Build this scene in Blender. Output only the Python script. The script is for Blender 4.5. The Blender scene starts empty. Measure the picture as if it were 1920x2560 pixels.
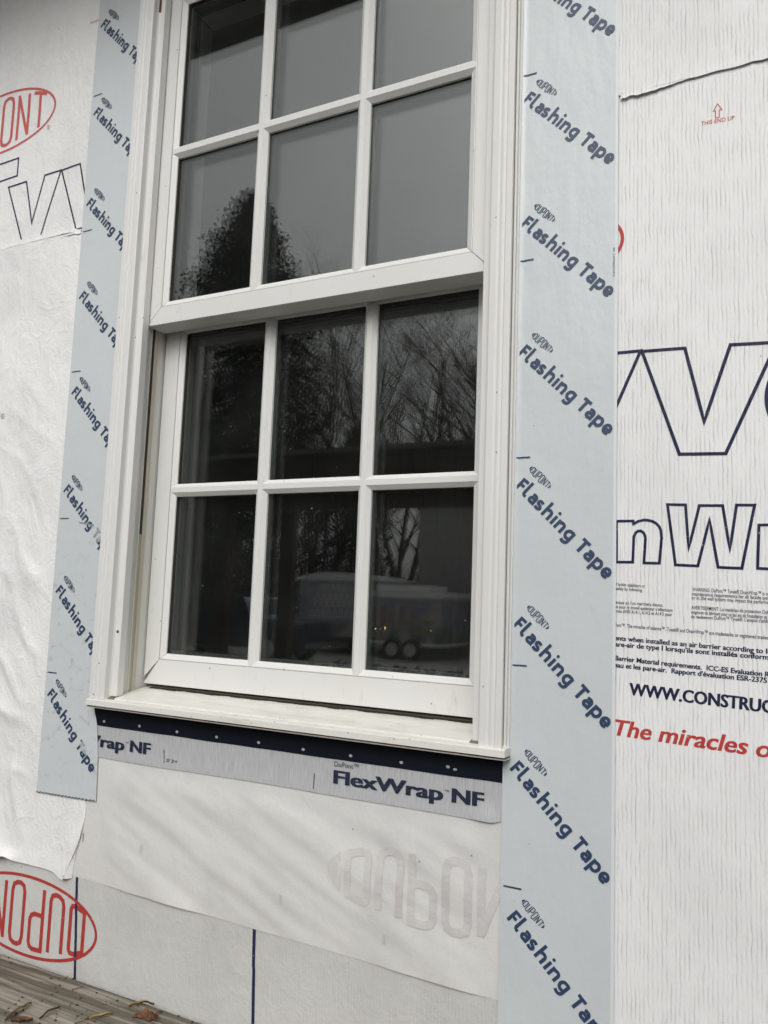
import bpy, math, random
from mathutils import Vector, Matrix, noise
rnd = random.Random(7)
R = math.radians
S = bpy.context.scene
C = S.collection

# ------------------------------------------------------------------ camera, sky, sun, exposure
cam = bpy.data.cameras.new('camera')
cam.sensor_fit = 'HORIZONTAL'; cam.sensor_width = 36.0; cam.lens = 38.03
cam.clip_start = 0.02; cam.clip_end = 3000
co = bpy.data.objects.new('camera', cam); C.objects.link(co)
co.location = (1.2899, -1.0989, 1.2077)
co.rotation_euler = (1.67946, -0.03649, 0.48022)
S.camera = co
S.render.resolution_x = 768; S.render.resolution_y = 1024

W = bpy.data.worlds.new("World"); S.world = W; W.use_nodes = True
wn = W.node_tree.nodes; wl = W.node_tree.links
sky = wn.new('ShaderNodeTexSky'); sky.sky_type = 'NISHITA'; sky.sun_disc = False
SUN_EL = R(38); SUN_ROT = R(168)
sky.sun_elevation = SUN_EL; sky.sun_rotation = SUN_ROT; sky.air_density = 1.0; sky.dust_density = 4.0
hs = wn.new('ShaderNodeHueSaturation'); hs.inputs['Saturation'].default_value = 0.05   # overcast: the blue is gone
wl.new(sky.outputs[0], hs.inputs['Color'])
# overcast: the cloud deck is brighter overhead than near the horizon
wtc = wn.new('ShaderNodeTexCoord'); wsx = wn.new('ShaderNodeSeparateXYZ'); wl.new(wtc.outputs['Generated'], wsx.inputs[0])
wmr = wn.new('ShaderNodeMapRange'); wl.new(wsx.outputs[2], wmr.inputs[0])
for k, v in enumerate((0.0, 1.0, 0.55, 1.75)): wmr.inputs[k + 1].default_value = v
wcl = wn.new('ShaderNodeTexNoise'); wcl.inputs['Scale'].default_value = 2.2; wcl.inputs['Detail'].default_value = 5.0; wl.new(wtc.outputs['Generated'], wcl.inputs['Vector'])
wcr = wn.new('ShaderNodeMapRange'); wl.new(wcl.outputs['Fac'], wcr.inputs[0])
for k, v in enumerate((0.3, 0.7, 0.90, 1.10)): wcr.inputs[k + 1].default_value = v
wmm = wn.new('ShaderNodeMath'); wmm.operation = 'MULTIPLY'; wl.new(wmr.outputs[0], wmm.inputs[0]); wl.new(wcr.outputs[0], wmm.inputs[1])
wvm = wn.new('ShaderNodeVectorMath'); wvm.operation = 'SCALE'; wl.new(hs.outputs[0], wvm.inputs[0]); wl.new(wmm.outputs[0], wvm.inputs['Scale'])
wl.new(wvm.outputs[0], wn['Background'].inputs[0])
wn['Background'].inputs[1].default_value = 0.15

sl = bpy.data.lights.new('sun', 'SUN'); sl.energy = 0.5; sl.angle = R(50); sl.color = (1.0, 0.985, 0.95)
so = bpy.data.objects.new('sun', sl); C.objects.link(so)
sd = Vector((math.sin(SUN_ROT) * math.cos(SUN_EL), math.cos(SUN_ROT) * math.cos(SUN_EL), math.sin(SUN_EL)))
so.rotation_euler = (-sd).to_track_quat('-Z', 'Y').to_euler()
S.view_settings.view_transform = 'Standard'; S.view_settings.look = 'None'
S.view_settings.exposure = -0.23; S.view_settings.gamma = 1.0

# ------------------------------------------------------------------ helpers
def tag(o, label=None, cat=None, group=None, kind=None):
    if label: o['label'] = label
    if cat: o['category'] = cat
    if group: o['group'] = group
    if kind: o['kind'] = kind
    return o

def empty(name, loc, label=None, cat=None, group=None, rz=0):
    o = bpy.data.objects.new(name, None); C.objects.link(o); o.location = loc; o.rotation_euler = (0, 0, rz)
    o.empty_display_size = 0.05
    return tag(o, label, cat, group)

class MB:
    """collects vertices and faces, links them as one mesh object"""
    def __init__(s): s.v = []; s.f = []; s.m = []; s.cur = 0
    def add(s, vs, fs):
        b = len(s.v); s.v += [tuple(v) for v in vs]
        for f in fs: s.f.append(tuple(b + i for i in f)); s.m.append(s.cur)
        return b
    def box(s, x0, x1, y0, y1, z0, z1):
        s.add([(x0,y0,z0),(x1,y0,z0),(x1,y1,z0),(x0,y1,z0),(x0,y0,z1),(x1,y0,z1),(x1,y1,z1),(x0,y1,z1)],
              [(0,3,2,1),(4,5,6,7),(0,1,5,4),(1,2,6,5),(2,3,7,6),(3,0,4,7)])
    def loft(s, rings, cap=True, close=True):
        n = len(rings[0]); b = len(s.v)
        for r in rings: s.v += [tuple(p) for p in r]
        for k in range(len(rings) - 1):
            for i in range(n if close else n - 1):
                j = (i + 1) % n
                s.f.append((b+k*n+i, b+k*n+j, b+(k+1)*n+j, b+(k+1)*n+i)); s.m.append(s.cur)
        if cap:
            s.f.append(tuple(b + i for i in reversed(range(n)))); s.m.append(s.cur)
            e = b + (len(rings) - 1) * n
            s.f.append(tuple(e + i for i in range(n))); s.m.append(s.cur)
    def tube(s, pts, rads, n=4, cap=False):
        rings = []
        for i, p in enumerate(pts):
            p = Vector(p)
            d = (Vector(pts[min(i+1, len(pts)-1)]) - Vector(pts[max(i-1, 0)]))
            if d.length < 1e-9: d = Vector((0,0,1))
            d.normalize()
            a = d.cross(Vector((0.31,0.17,0.93)) if abs(d.z) < .9 else Vector((1,0.1,0))).normalized(); c = d.cross(a)
            rings.append([p + rads[i] * (math.cos(2*math.pi*k/n) * a + math.sin(2*math.pi*k/n) * c) for k in range(n)])
        s.loft(rings, cap)
    def lathe(s, prof, origin, axis=(0,0,1), n=24, cap=True):
        ax = Vector(axis).normalized(); a = ax.orthogonal().normalized(); c = ax.cross(a); o = Vector(origin)
        s.loft([[o + ax*h + r*(math.cos(2*math.pi*k/n)*a + math.sin(2*math.pi*k/n)*c) for k in range(n)] for r, h in prof], cap)
    def build(s, name, mats, parent=None, smooth=False, bevel=0.0, bseg=2):
        me = bpy.data.meshes.new(name); me.from_pydata(s.v, [], s.f)
        for m in (mats if isinstance(mats, (list, tuple)) else [mats]): me.materials.append(m)
        me.polygons.foreach_set('material_index', s.m)
        if smooth: me.polygons.foreach_set('use_smooth', [True] * len(s.f))
        me.update()
        o = bpy.data.objects.new(name, me); C.objects.link(o)
        if parent:
            o.parent = parent
            o.location = -Vector(parent.location) if parent.type == 'EMPTY' and parent.parent is None else (0,0,0)
            if parent.type == 'EMPTY' and parent.rotation_euler.z: o.location = (0,0,0)
        if bevel:
            bm = o.modifiers.new('bevel', 'BEVEL'); bm.width = bevel; bm.segments = bseg; bm.limit_method = 'ANGLE'; bm.angle_limit = R(35)
            bm.harden_normals = False
        return o

def sm(a, b, x):
    t = max(0.0, min(1.0, (x - a) / (b - a))); return t * t * (3 - 2 * t)
def nz(x, y, z=0.0): return noise.noise(Vector((x, y, z)))

# ------------------------------------------------------------------ materials
def mat(name, col, rough=0.5, metal=0.0, spec=0.5):
    m = bpy.data.materials.new(name); m.use_nodes = True
    p = m.node_tree.nodes['Principled BSDF']
    p.inputs['Base Color'].default_value = (*col, 1); p.inputs['Roughness'].default_value = rough
    p.inputs['Metallic'].default_value = metal; p.inputs['Specular IOR Level'].default_value = spec
    return m
class NT:
    def __init__(s, m): s.m = m; s.t = m.node_tree; s.n = s.t.nodes; s.l = s.t.links; s.p = s.n['Principled BSDF']
    def new(s, ty, **kw):
        o = s.n.new(ty)
        for k, v in kw.items(): setattr(o, k, v)
        return o
    def coord(s, scale=(1,1,1), loc=(0,0,0), rot=(0,0,0)):
        if not hasattr(s, 'tc'): s.tc = s.n.new('ShaderNodeTexCoord')
        mp = s.n.new('ShaderNodeMapping'); s.l.new(s.tc.outputs['Object'], mp.inputs[0])
        mp.inputs['Scale'].default_value = scale; mp.inputs['Location'].default_value = loc; mp.inputs['Rotation'].default_value = rot
        return mp.outputs[0]
    def noise(s, vec, scale=1.0, detail=3.0, rough=0.5, dist=0.0):
        o = s.n.new('ShaderNodeTexNoise'); o.inputs['Scale'].default_value = scale; o.inputs['Detail'].default_value = detail
        o.inputs['Roughness'].default_value = rough; o.inputs['Distortion'].default_value = dist
        s.l.new(vec, o.inputs['Vector']); return o.outputs['Fac']
    def math(s, op, a, b=None, c=None, clamp=False):
        o = s.n.new('ShaderNodeMath'); o.operation = op; o.use_clamp = clamp
        for i, v in enumerate((a, b, c)):
            if v is None: continue
            if isinstance(v, (int, float)): o.inputs[i].default_value = v
            else: s.l.new(v, o.inputs[i])
        return o.outputs[0]
    def remap(s, v, a, b, c=0.0, d=1.0):
        o = s.n.new('ShaderNodeMapRange'); s.l.new(v, o.inputs[0])
        for i, q in enumerate((a, b, c, d)): o.inputs[i+1].default_value = q
        return o.outputs[0]
    def mix(s, fac, a, b):
        o = s.n.new('ShaderNodeMix'); o.data_type = 'RGBA'
        if isinstance(fac, (int, float)): o.inputs['Factor'].default_value = fac
        else: s.l.new(fac, o.inputs['Factor'])
        for k, v in ((6, a), (7, b)):
            if isinstance(v, tuple): o.inputs[k].default_value = (*v, 1)
            else: s.l.new(v, o.inputs[k])
        return o.outputs[2]
    def bump(s, h, dist=0.001, strength=1.0):
        o = s.n.new('ShaderNodeBump'); o.inputs['Distance'].default_value = dist; o.inputs['Strength'].default_value = strength
        s.l.new(h, o.inputs['Height']); s.l.new(o.outputs[0], s.p.inputs['Normal']); return o
    def color(s, c): s.l.new(c, s.p.inputs['Base Color'])

def wrap_height(t, rib, crumple=0.0):
    """crease texture of the spun sheet: fine upright broken flutes, a grain, and on loose sheets a crumple"""
    wob = t.noise(t.coord((34, 1, 30)), 1.0, 3.0, 0.6)
    sx = t.new('ShaderNodeSeparateXYZ'); t.coord(); t.l.new(t.tc.outputs['Object'], sx.inputs[0])
    ph = t.math('ADD', t.math('MULTIPLY', sx.outputs[0], 1180.0), t.math('MULTIPLY', wob, 7.5))
    flute = t.math('POWER', t.math('ABSOLUTE', t.math('SINE', t.math('MULTIPLY', ph, 0.5))), 0.45)
    amp = t.remap(t.noise(t.coord((110, 1, 30), (3, 0, 7)), 1.0, 3.0), 0.36, 0.66, 0.10, 1.15)
    flute = t.math('MULTIPLY', t.math('SUBTRACT', 1.0, flute), amp)
    g = t.noise(t.coord((430, 1, 300)), 1.0, 2.0)
    k = t.noise(t.coord((26, 1, 22), (1, 0, 4)), 1.0, 6.0, 0.62)
    h = t.math('MULTIPLY', flute, -0.78 * rib)
    h = t.math('ADD', h, t.math('MULTIPLY', g, 0.24)); h = t.math('ADD', h, t.math('MULTIPLY', k, 0.9))
    if crumple:
        n = t.noise(t.coord((16, 1, 9), (2, 0, 3), (0, R(35), 0)), 1.0, 5.0, 0.55, 0.5)
        r = t.remap(t.math('ABSOLUTE', t.math('SUBTRACT', n, 0.5)), 0.0, 0.10)
        n2 = t.noise(t.coord((40, 1, 31), (7, 0, 5), (0, R(-20), 0)), 1.0, 4.0, 0.6, 0.8)
        r2 = t.remap(t.math('ABSOLUTE', t.math('SUBTRACT', n2, 0.5)), 0.0, 0.12)
        h = t.math('SUBTRACT', h, t.math('MULTIPLY', t.math('ADD', t.math('MULTIPLY', r, 1.4), t.math('MULTIPLY', r2, 0.6)), crumple))
    return h
def wrap_mat(name, rib, col=(0.835, 0.83, 0.815), dirt=0.5, dist=0.0011, crumple=0.0):
    m = mat(name, col, 0.62, 0, 0.35); t = NT(m)
    a = t.noise(t.coord((5, 1, 4)), 1.0, 6.0, 0.62)
    b = t.noise(t.coord((34, 1, 30), (5, 0, 2)), 1.0, 4.0, 0.6)
    f = t.math('MULTIPLY', t.remap(a, 0.48, 0.78), dirt)
    c = t.mix(f, col, tuple(x * 0.80 for x in col))
    f2 = t.math('MULTIPLY', t.remap(b, 0.58, 0.8), 0.35 * dirt + 0.1)
    c = t.mix(f2, c, tuple(x * q for x, q in zip(col, (0.84, 0.82, 0.79))))
    v = t.new('ShaderNodeTexVoronoi'); t.l.new(t.coord((17, 1, 17)), v.inputs['Vector']); v.inputs['Scale'].default_value = 1.0
    sp = t.math('LESS_THAN', v.outputs['Distance'], 0.022)
    c = t.mix(t.math('MULTIPLY', sp, 0.7), c, (0.08, 0.07, 0.06))
    t.color(c); t.bump(wrap_height(t, rib, crumple), dist, 1.0)
    return m
def ink_mat(name, col, under, rib, rough=0.5):
    """ink printed on the sheet: follows the sheet's creases and skips at the crests"""
    m = mat(name, col, rough, 0, 0.3); t = NT(m)
    h = wrap_height(t, rib)
    n = t.noise(t.coord((260, 1, 180)), 1.0, 2.0)
    f = t.math('MULTIPLY', t.remap(n, 0.66, 0.74), 0.75)
    lo = t.noise(t.coord((30, 1, 22), (9, 0, 1)), 1.0, 2.0)
    f = t.math('MULTIPLY', f, t.remap(lo, 0.4, 0.65))
    t.color(t.mix(f, col, under)); t.bump(h, 0.0011, 1.0)
    return m
WRAP = (0.80, 0.79, 0.765)
M = {}
M['wrap_r'] = wrap_mat('wrap_ribbed', 1.0, dist=0.0013)
M['wrap_l'] = wrap_mat('wrap_soft', 0.22, dirt=0.85, dist=0.0012, crumple=0.50)
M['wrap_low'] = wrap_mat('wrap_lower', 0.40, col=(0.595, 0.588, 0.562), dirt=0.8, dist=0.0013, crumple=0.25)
M['skirt'] = wrap_mat('wrap_skirt', 0.05, col=(0.685, 0.675, 0.65), dirt=0.8, dist=0.0008, crumple=0.20)
M['navy_r'] = ink_mat('navy_ink_on_wrap', (0.014, 0.016, 0.055), WRAP, 1.0)
M['navy_l'] = ink_mat('navy_ink_soft', (0.022, 0.025, 0.07), WRAP, 0.2)
M['red_r'] = ink_mat('red_ink_on_wrap', (0.50, 0.055, 0.045), WRAP, 1.0)
M['red_l'] = ink_mat('red_ink_faded', (0.58, 0.13, 0.115), WRAP, 0.2)
M['red_low'] = ink_mat('red_ink_low', (0.42, 0.045, 0.04), WRAP, 0.35)
def faint():
    m = mat('ink_through_sheet', (0.6, 0.55, 0.54), 0.6, 0, 0.3); t = NT(m)
    n = t.noise(t.coord((26, 1, 26)), 1.0, 5.0, 0.65); t.coord()
    sx = t.new('ShaderNodeSeparateXYZ'); t.l.new(t.tc.outputs['Object'], sx.inputs[0])
    f = t.math('ADD', t.remap(n, 0.32, 0.70), t.remap(sx.outputs[0], 0.74, 0.62, 0.0, 0.55), clamp=True)
    t.color(t.mix(f, (0.545, 0.513, 0.503), (0.655, 0.635, 0.615))); t.bump(wrap_height(t, 0.05, 0.2), 0.0008, 1.0); return m
M['faint'] = faint()
M['grey_ink'] = ink_mat('grey_ink', (0.565, 0.56, 0.545), (0.66, 0.65, 0.63), 0.2)

def tape_mat():
    col = (0.600, 0.634, 0.640)
    m = mat('tape_film', col, 0.29, 0, 0.5); t = NT(m)
    a = t.noise(t.coord((9, 1, 7)), 1.0, 5.0, 0.6)
    # grime on the low left stretch, smudges of a shape of their own
    b = t.noise(t.coord((38, 1, 55), (2, 0, 8)), 1.0, 4.0, 0.55, 0.6)
    sep = t.new('ShaderNodeSeparateXYZ'); t.l.new(t.tc.outputs['Object'], sep.inputs[0])
    left = t.math('LESS_THAN', sep.outputs[0], 0.3)
    low = t.remap(sep.outputs[2], 1.45, 1.2)
    sm_ = t.math('MULTIPLY', t.math('MULTIPLY', t.remap(b, 0.58, 0.70), low), left)
    c = t.mix(t.math('MULTIPLY', t.remap(a, 0.45, 0.8), 0.35), col, (0.50, 0.555, 0.565))
    c = t.mix(t.math('MULTIPLY', sm_, 0.5), c, (0.36, 0.37, 0.36))
    v = t.new('ShaderNodeTexVoronoi'); t.l.new(t.coord((24, 1, 24)), v.inputs['Vector']); v.inputs['Scale'].default_value = 1.0
    c = t.mix(t.math('MULTIPLY', t.math('LESS_THAN', v.outputs['Distance'], 0.02), 0.6), c, (0.12, 0.12, 0.12))
    t.color(c)
    h = t.math('ADD', t.math('MULTIPLY', a, 1.0), t.math('MULTIPLY', t.noise(t.coord((48, 1, 16), (0, 0, 0), (0, R(12), 0)), 1.0, 3.0), 0.4))
    t.bump(h, 0.0022, 1.0)
    return m
M['tape'] = tape_mat()
M['tape_edge'] = mat('tape_edge', (0.70, 0.735, 0.735), 0.4)
M['tape_ink'] = mat('tape_ink', (0.034, 0.058, 0.120), 0.42)
def worn_ink():
    m = mat('tape_ink_worn', (0.034, 0.058, 0.120), 0.42); t = NT(m)
    n = t.noise(t.coord((90, 1, 110)), 1.0, 3.0)
    fac = None
    for cx, cz, r in ((0.103, 1.315, 0.026), (0.116, 0.925, 0.020)):
        vm = t.new('ShaderNodeVectorMath'); vm.operation = 'DISTANCE'
        t.coord(); t.l.new(t.tc.outputs['Object'], vm.inputs[0]); vm.inputs[1].default_value = (cx, 0, cz)
        k = t.math('LESS_THAN', t.math('ADD', vm.outputs['Value'], t.math('MULTIPLY', n, 0.012)), r)
        fac = k if fac is None else t.math('MAXIMUM', fac, k)
    g = t.mix(t.remap(n, 0.35, 0.6), (0.44, 0.46, 0.46), (0.25, 0.26, 0.27))
    t.color(t.mix(fac, (0.034, 0.058, 0.120), g))
    return m
M['tape_ink_worn'] = worn_ink()
M['tear'] = mat('torn_film', (0.42, 0.44, 0.43), 0.6)

def vinyl_mat():
    col = (0.735, 0.728, 0.705)
    m = mat('vinyl', col, 0.42, 0, 0.45); t = NT(m)
    a = t.noise(t.coord((6, 6, 3)), 1.0, 5.0, 0.6)
    c = t.mix(t.math('MULTIPLY', t.remap(a, 0.45, 0.8), 0.35), col, (0.66, 0.64, 0.58))
    b = t.noise(t.coord((55, 90, 14), (4, 1, 2)), 1.0, 4.0, 0.65)
    c = t.mix(t.math('MULTIPLY', t.remap(b, 0.63, 0.78), 0.35), c, (0.42, 0.39, 0.33))
    v = t.new('ShaderNodeTexVoronoi'); t.l.new(t.coord((30, 30, 30)), v.inputs['Vector']); v.inputs['Scale'].default_value = 1.0
    c = t.mix(t.math('MULTIPLY', t.math('LESS_THAN', v.outputs['Distance'], 0.045), 0.65), c, (0.10, 0.08, 0.06))
    t.color(c)
    t.bump(t.noise(t.coord((400, 400, 60)), 1.0, 2.0), 0.00012, 1.0)
    return m
M['vinyl'] = vinyl_mat()  # off-white extruded frame
def sill_mat():
    col = (0.76, 0.745, 0.69)
    m = mat('vinyl_sill', col, 0.45, 0, 0.45); t = NT(m)
    a = t.noise(t.coord((14, 40, 40)), 1.0, 6.0, 0.65)
    c = t.mix(t.math('MULTIPLY', t.remap(a, 0.48, 0.72), 0.5), col, (0.52, 0.49, 0.41))
    b = t.noise(t.coord((120, 150, 150), (4, 1, 2)), 1.0, 3.0, 0.6)
    c = t.mix(t.math('MULTIPLY', t.remap(b, 0.66, 0.74), 0.6), c, (0.14, 0.12, 0.09))
    t.color(c); return m
M['sill'] = sill_mat()
M['beige'] = mat('beige_liner', (0.50, 0.46, 0.37), 0.5)
M['liner'] = mat('grey_liner', (0.64, 0.64, 0.60), 0.45)
M['seam'] = mat('dark_seam', (0.045, 0.035, 0.028), 0.8)
M['gasket'] = mat('gasket', (0.03, 0.03, 0.032), 0.6)
M['browngap'] = mat('brown_gap', (0.20, 0.17, 0.13), 0.8)

def glass_mat(name, tint, r0):
    m = bpy.data.materials.new(name); m.use_nodes = True; nt = m.node_tree; n = nt.nodes; l = nt.links
    n.remove(n['Principled BSDF'])
    g = n.new('ShaderNodeBsdfGlossy'); g.inputs['Roughness'].default_value = 0.0; g.inputs['Color'].default_value = (*tint, 1)
    tr = n.new('ShaderNodeBsdfTransparent'); tr.inputs['Color'].default_value = (0.955, 0.97, 0.96, 1)
    ge = n.new('ShaderNodeNewGeometry'); dp = n.new('ShaderNodeVectorMath'); dp.operation = 'DOT_PRODUCT'
    l.new(ge.outputs['Normal'], dp.inputs[0]); l.new(ge.outputs['Incoming'], dp.inputs[1])
    def mt(op, a, b):
        o = n.new('ShaderNodeMath'); o.operation = op
        for i, v in enumerate((a, b)):
            if isinstance(v, (int, float)): o.inputs[i].default_value = v
            else: l.new(v, o.inputs[i])
        return o.outputs[0]
    c = mt('ABSOLUTE', dp.outputs['Value'], 0)
    f = mt('ADD', mt('MULTIPLY', mt('POWER', mt('SUBTRACT', 1.0, c), 5.0), 1 - r0), r0)
    mx = n.new('ShaderNodeMixShader'); l.new(f, mx.inputs[0]); l.new(tr.outputs[0], mx.inputs[1]); l.new(g.outputs[0], mx.inputs[2])
    df = n.new('ShaderNodeBsdfDiffuse'); df.inputs['Color'].default_value = (0.75, 0.76, 0.74, 1)
    tc = n.new('ShaderNodeTexCoord'); nn = n.new('ShaderNodeTexNoise'); nn.inputs['Scale'].default_value = 9.0; nn.inputs['Detail'].default_value = 6.0; l.new(tc.outputs['Object'], nn.inputs['Vector'])
    d = mt('MULTIPLY', mt('POWER', nn.outputs['Fac'], 1.6), 0.010)
    vo = n.new('ShaderNodeTexVoronoi'); vo.inputs['Scale'].default_value = 22.0; l.new(tc.outputs['Object'], vo.inputs['Vector'])
    d = mt('ADD', d, mt('MULTIPLY', mt('LESS_THAN', vo.outputs['Distance'], 0.035), 0.16))
    m2 = n.new('ShaderNodeMixShader'); l.new(d, m2.inputs[0]); l.new(mx.outputs[0], m2.inputs[1]); l.new(df.outputs[0], m2.inputs[2])
    l.new(m2.outputs[0], n['Material Output'].inputs[0])
    return m
M['glass_out'] = glass_mat('glass_outer', (0.96, 1.0, 0.98), 0.064)
M['glass_in'] = glass_mat('glass_inner', (1.0, 0.93, 0.97), 0.060)

def black_band():
    m = mat('black_butyl_band', (0.006, 0.009, 0.016), 0.38, 0, 0.4); t = NT(m)
    t.bump(t.noise(t.coord((500, 1, 40)), 1.0, 2.0), 0.0004, 1.0); return m
M['band'] = black_band()
def silver():
    m = mat('silver_fleece', (0.50, 0.505, 0.51), 0.55, 0.0, 0.5); t = NT(m)
    a = t.noise(t.coord((620, 1, 36)), 1.0, 3.0, 0.6); b = t.noise(t.coord((30, 1, 25)), 1.0, 4.0)
    c = t.mix(t.remap(a, 0.32, 0.68), (0.40, 0.405, 0.41), (0.56, 0.565, 0.575))
    c = t.mix(t.math('MULTIPLY', t.remap(b, 0.45, 0.75), 0.3), c, (0.40, 0.40, 0.40))
    t.color(c); t.bump(a, 0.0005, 1.0); return m
M['silver'] = silver()
def flex_ink():
    m = mat('ink_on_fleece', (0.016, 0.022, 0.05), 0.5); t = NT(m)
    z = t.coord((1, 1, 210)); w = t.noise(z, 1.0, 2.0)
    a = t.noise(t.coord((620, 1, 36)), 1.0, 2.0)
    f = t.math('MAXIMUM', t.math('MULTIPLY', t.remap(w, 0.62, 0.68), 0.45), t.math('MULTIPLY', t.remap(a, 0.62, 0.75), 0.45))
    t.color(t.mix(f, (0.016, 0.022, 0.05), (0.30, 0.305, 0.31))); return m
M['flex_ink'] = flex_ink()
M['dot'] = mat('pale_dot', (0.42, 0.43, 0.42), 0.6)

def wood(name, a, b, dark, axis_scale=(9, 190, 60), bumpd=0.0016):
    m = mat(name, a, 0.85, 0, 0.2); t = NT(m)
    g = t.noise(t.coord(axis_scale), 1.0, 4.0, 0.6, 0.4)
    g2 = t.noise(t.coord(tuple(x * 0.33 for x in axis_scale), (3, 2, 1)), 1.0, 3.0, 0.6, 0.5)
    c = t.mix(t.remap(g, 0.35, 0.65), b, a)
    c = t.mix(t.math('MULTIPLY', t.remap(g2, 0.55, 0.42), 0.75), c, dark)
    s = t.noise(t.coord((130, 170, 100), (1, 6, 3)), 1.0, 3.0, 0.6)
    c = t.mix(t.math('MULTIPLY', t.remap(s, 0.66, 0.72), 0.85), c, (0.03, 0.024, 0.018))
    t.color(c)
    t.bump(t.math('ADD', t.math('MULTIPLY', g, 0.6), g2), bumpd, 1.0); return m
M['plank'] = wood('weathered_wood', (0.36, 0.33, 0.275), (0.22, 0.197, 0.158), (0.075, 0.064, 0.048))
M['osb'] = wood('sheathing', (0.30, 0.22, 0.13), (0.22, 0.15, 0.09), (0.1, 0.07, 0.04), (9, 60, 60))
M['soffit'] = mat('soffit_paint', (0.11, 0.105, 0.09), 0.6)
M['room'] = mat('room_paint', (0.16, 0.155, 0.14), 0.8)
M['doorwood'] = wood('door_wood', (0.05, 0.034, 0.022), (0.035, 0.024, 0.016), (0.02, 0.014, 0.01), (40, 40, 5), 0.0004)
M['brass'] = mat('brass', (0.55, 0.38, 0.12), 0.16, 1.0)

# ------------------------------------------------------------------ surfaces of the wall
YL = dict(low=0.0034, skirt=0.0026, mid=0.0018, flex=0.0018, up=0.0010, tape=0.0)
def hw(x, z):           # unevenness of the sheathing, shared by every layer
    return 0.0011 * nz(x * 2.3 + 3.1, z * 2.1) + 0.0005 * nz(x * 7, z * 6, 2)
def tape_free(x):       # 0 under the tapes, 1 in the open
    if x < 0.08: return sm(0.0, 0.07, -0.004 - x)
    return sm(0.0, 0.05, x - 1.066)
def wr_mid(x, z):       # loose crumpled sheet on the left
    u = x * 0.80 + z * 0.60; v = -x * 0.60 + z * 0.80
    k = sm(1.75, 1.05, z)
    a = nz(u * 9, v * 4.2, 5.0); b = nz(u * 21, v * 12, 1.0); d = nz(x * 5, z * 4, 9.0)
    c = nz(u * 13, v * 5.5, 12.0); rdg = max(0.0, 0.34 - abs(c)) / 0.34
    return tape_free(x) * (0.004 + (0.0022 + 0.0040 * k) * a + (0.0009 + 0.0020 * k) * b + 0.003 * d + (0.0008 + 0.0050 * k) * rdg ** 2)
def wr_up(x, z): return tape_free(x) * (0.0016 * nz(x * 6, z * 5, 3.0) + 0.0008 * nz(x * 17, z * 11, 4.0))
def wr_right(x, z): return tape_free(x) * (0.0014 * nz(x * 7, z * 4, 6.0) + 0.0007 * nz(x * 22, z * 9, 7.0))
def wr_low(x, z): return 0.0009 * nz(x * 6, z * 9, 8.0)
def wr_skirt(x, z):
    e = sm(0.0, 0.06, 0.905 - x) * sm(0.0, 0.05, x - 0.16) * sm(0.0, 0.04, 0.905 - z)
    ca, sa = math.cos(R(-24)), math.sin(R(-24))
    u = x * ca + z * sa; v = -x * sa + z * ca
    f = nz(u * 2.2, v * 15, 2.0); g = nz(u * 4.5, v * 27, 4.0)
    h3 = nz(u * 9, v * 50, 7.0); return e * (0.0042 * f + 0.0021 * g + 0.0010 * h3 + 0.0024)

SURF = {
    'low':   lambda x, z: YL['low'] + hw(x, z) - 0.0 + wr_low(x, z) * 0.4,
    'right': lambda x, z: YL['low'] + hw(x, z) - max(-0.0003, wr_right(x, z)),
    'skirt': lambda x, z: YL['skirt'] + hw(x, z) - max(-0.0002, wr_skirt(x, z)),
    'mid':   lambda x, z: YL['mid'] + hw(x, z) - max(-0.0003, wr_mid(x, z)),
    'up':    lambda x, z: YL['up'] + hw(x, z) - max(-0.0003, wr_up(x, z)),
    'flex':  lambda x, z: YL['flex'] + hw(x, z),
    'tape':  lambda x, z: YL['tape'] + hw(x, z),
}
def sheet(name, m, surf, xl, xr, zb, zt, nx, nzz, parent=None, hole=None, thick=0.0005, extra=None):
    """a thin sheet lying on the wall: xl/xr are functions of t (0 bottom, 1 top), zb/zt of x"""
    mb = MB(); sf = SURF[surf]; idx = {}
    for j in range(nzz + 1):
        t = j / nzz
        for i in range(nx + 1):
            s = i / nx
            x = xl(t) * (1 - s) + xr(t) * s
            z = zb(x) * (1 - t) + zt(x) * t
            y = sf(x, z) - (extra(x, z) if extra else 0)
            idx[i, j] = len(mb.v); mb.v.append((x, y, z))
    for j in range(nzz):
        for i in range(nx):
            q = [idx[i, j], idx[i+1, j], idx[i+1, j+1], idx[i, j+1]]
            if hole:
                cx = sum(mb.v[k][0] for k in q) / 4; cz = sum(mb.v[k][2] for k in q) / 4
                if hole(cx, cz): continue
            mb.f.append(tuple(q)); mb.m.append(0)
    rim = [(i, 0) for i in range(nx + 1)] + [(nx, j) for j in range(1, nzz + 1)] + [(i, nzz) for i in range(nx - 1, -1, -1)] + [(0, j) for j in range(nzz - 1, 0, -1)]
    b = len(mb.v)
    n = len(rim)
    for k in rim:
        v = mb.v[idx[k]]; mb.v.append((v[0], v[1] + thick, v[2]))
    for k in rim: mb.v.append(mb.v[idx[k]])      # the cut edge has its own corners, so it stays crisp
    for k in range(n):
        k2 = (k + 1) % n
        pa, pb = mb.v[idx[rim[k]]], mb.v[idx[rim[k2]]]
        if hole and hole((pa[0] + pb[0]) / 2, (pa[2] + pb[2]) / 2): continue
        mb.f.append((b + n + k, b + k, b + k2, b + n + k2)); mb.m.append(0)
    return mb.build(name, m, parent, smooth=True)
K = lambda v: (lambda *_: v)

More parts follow.
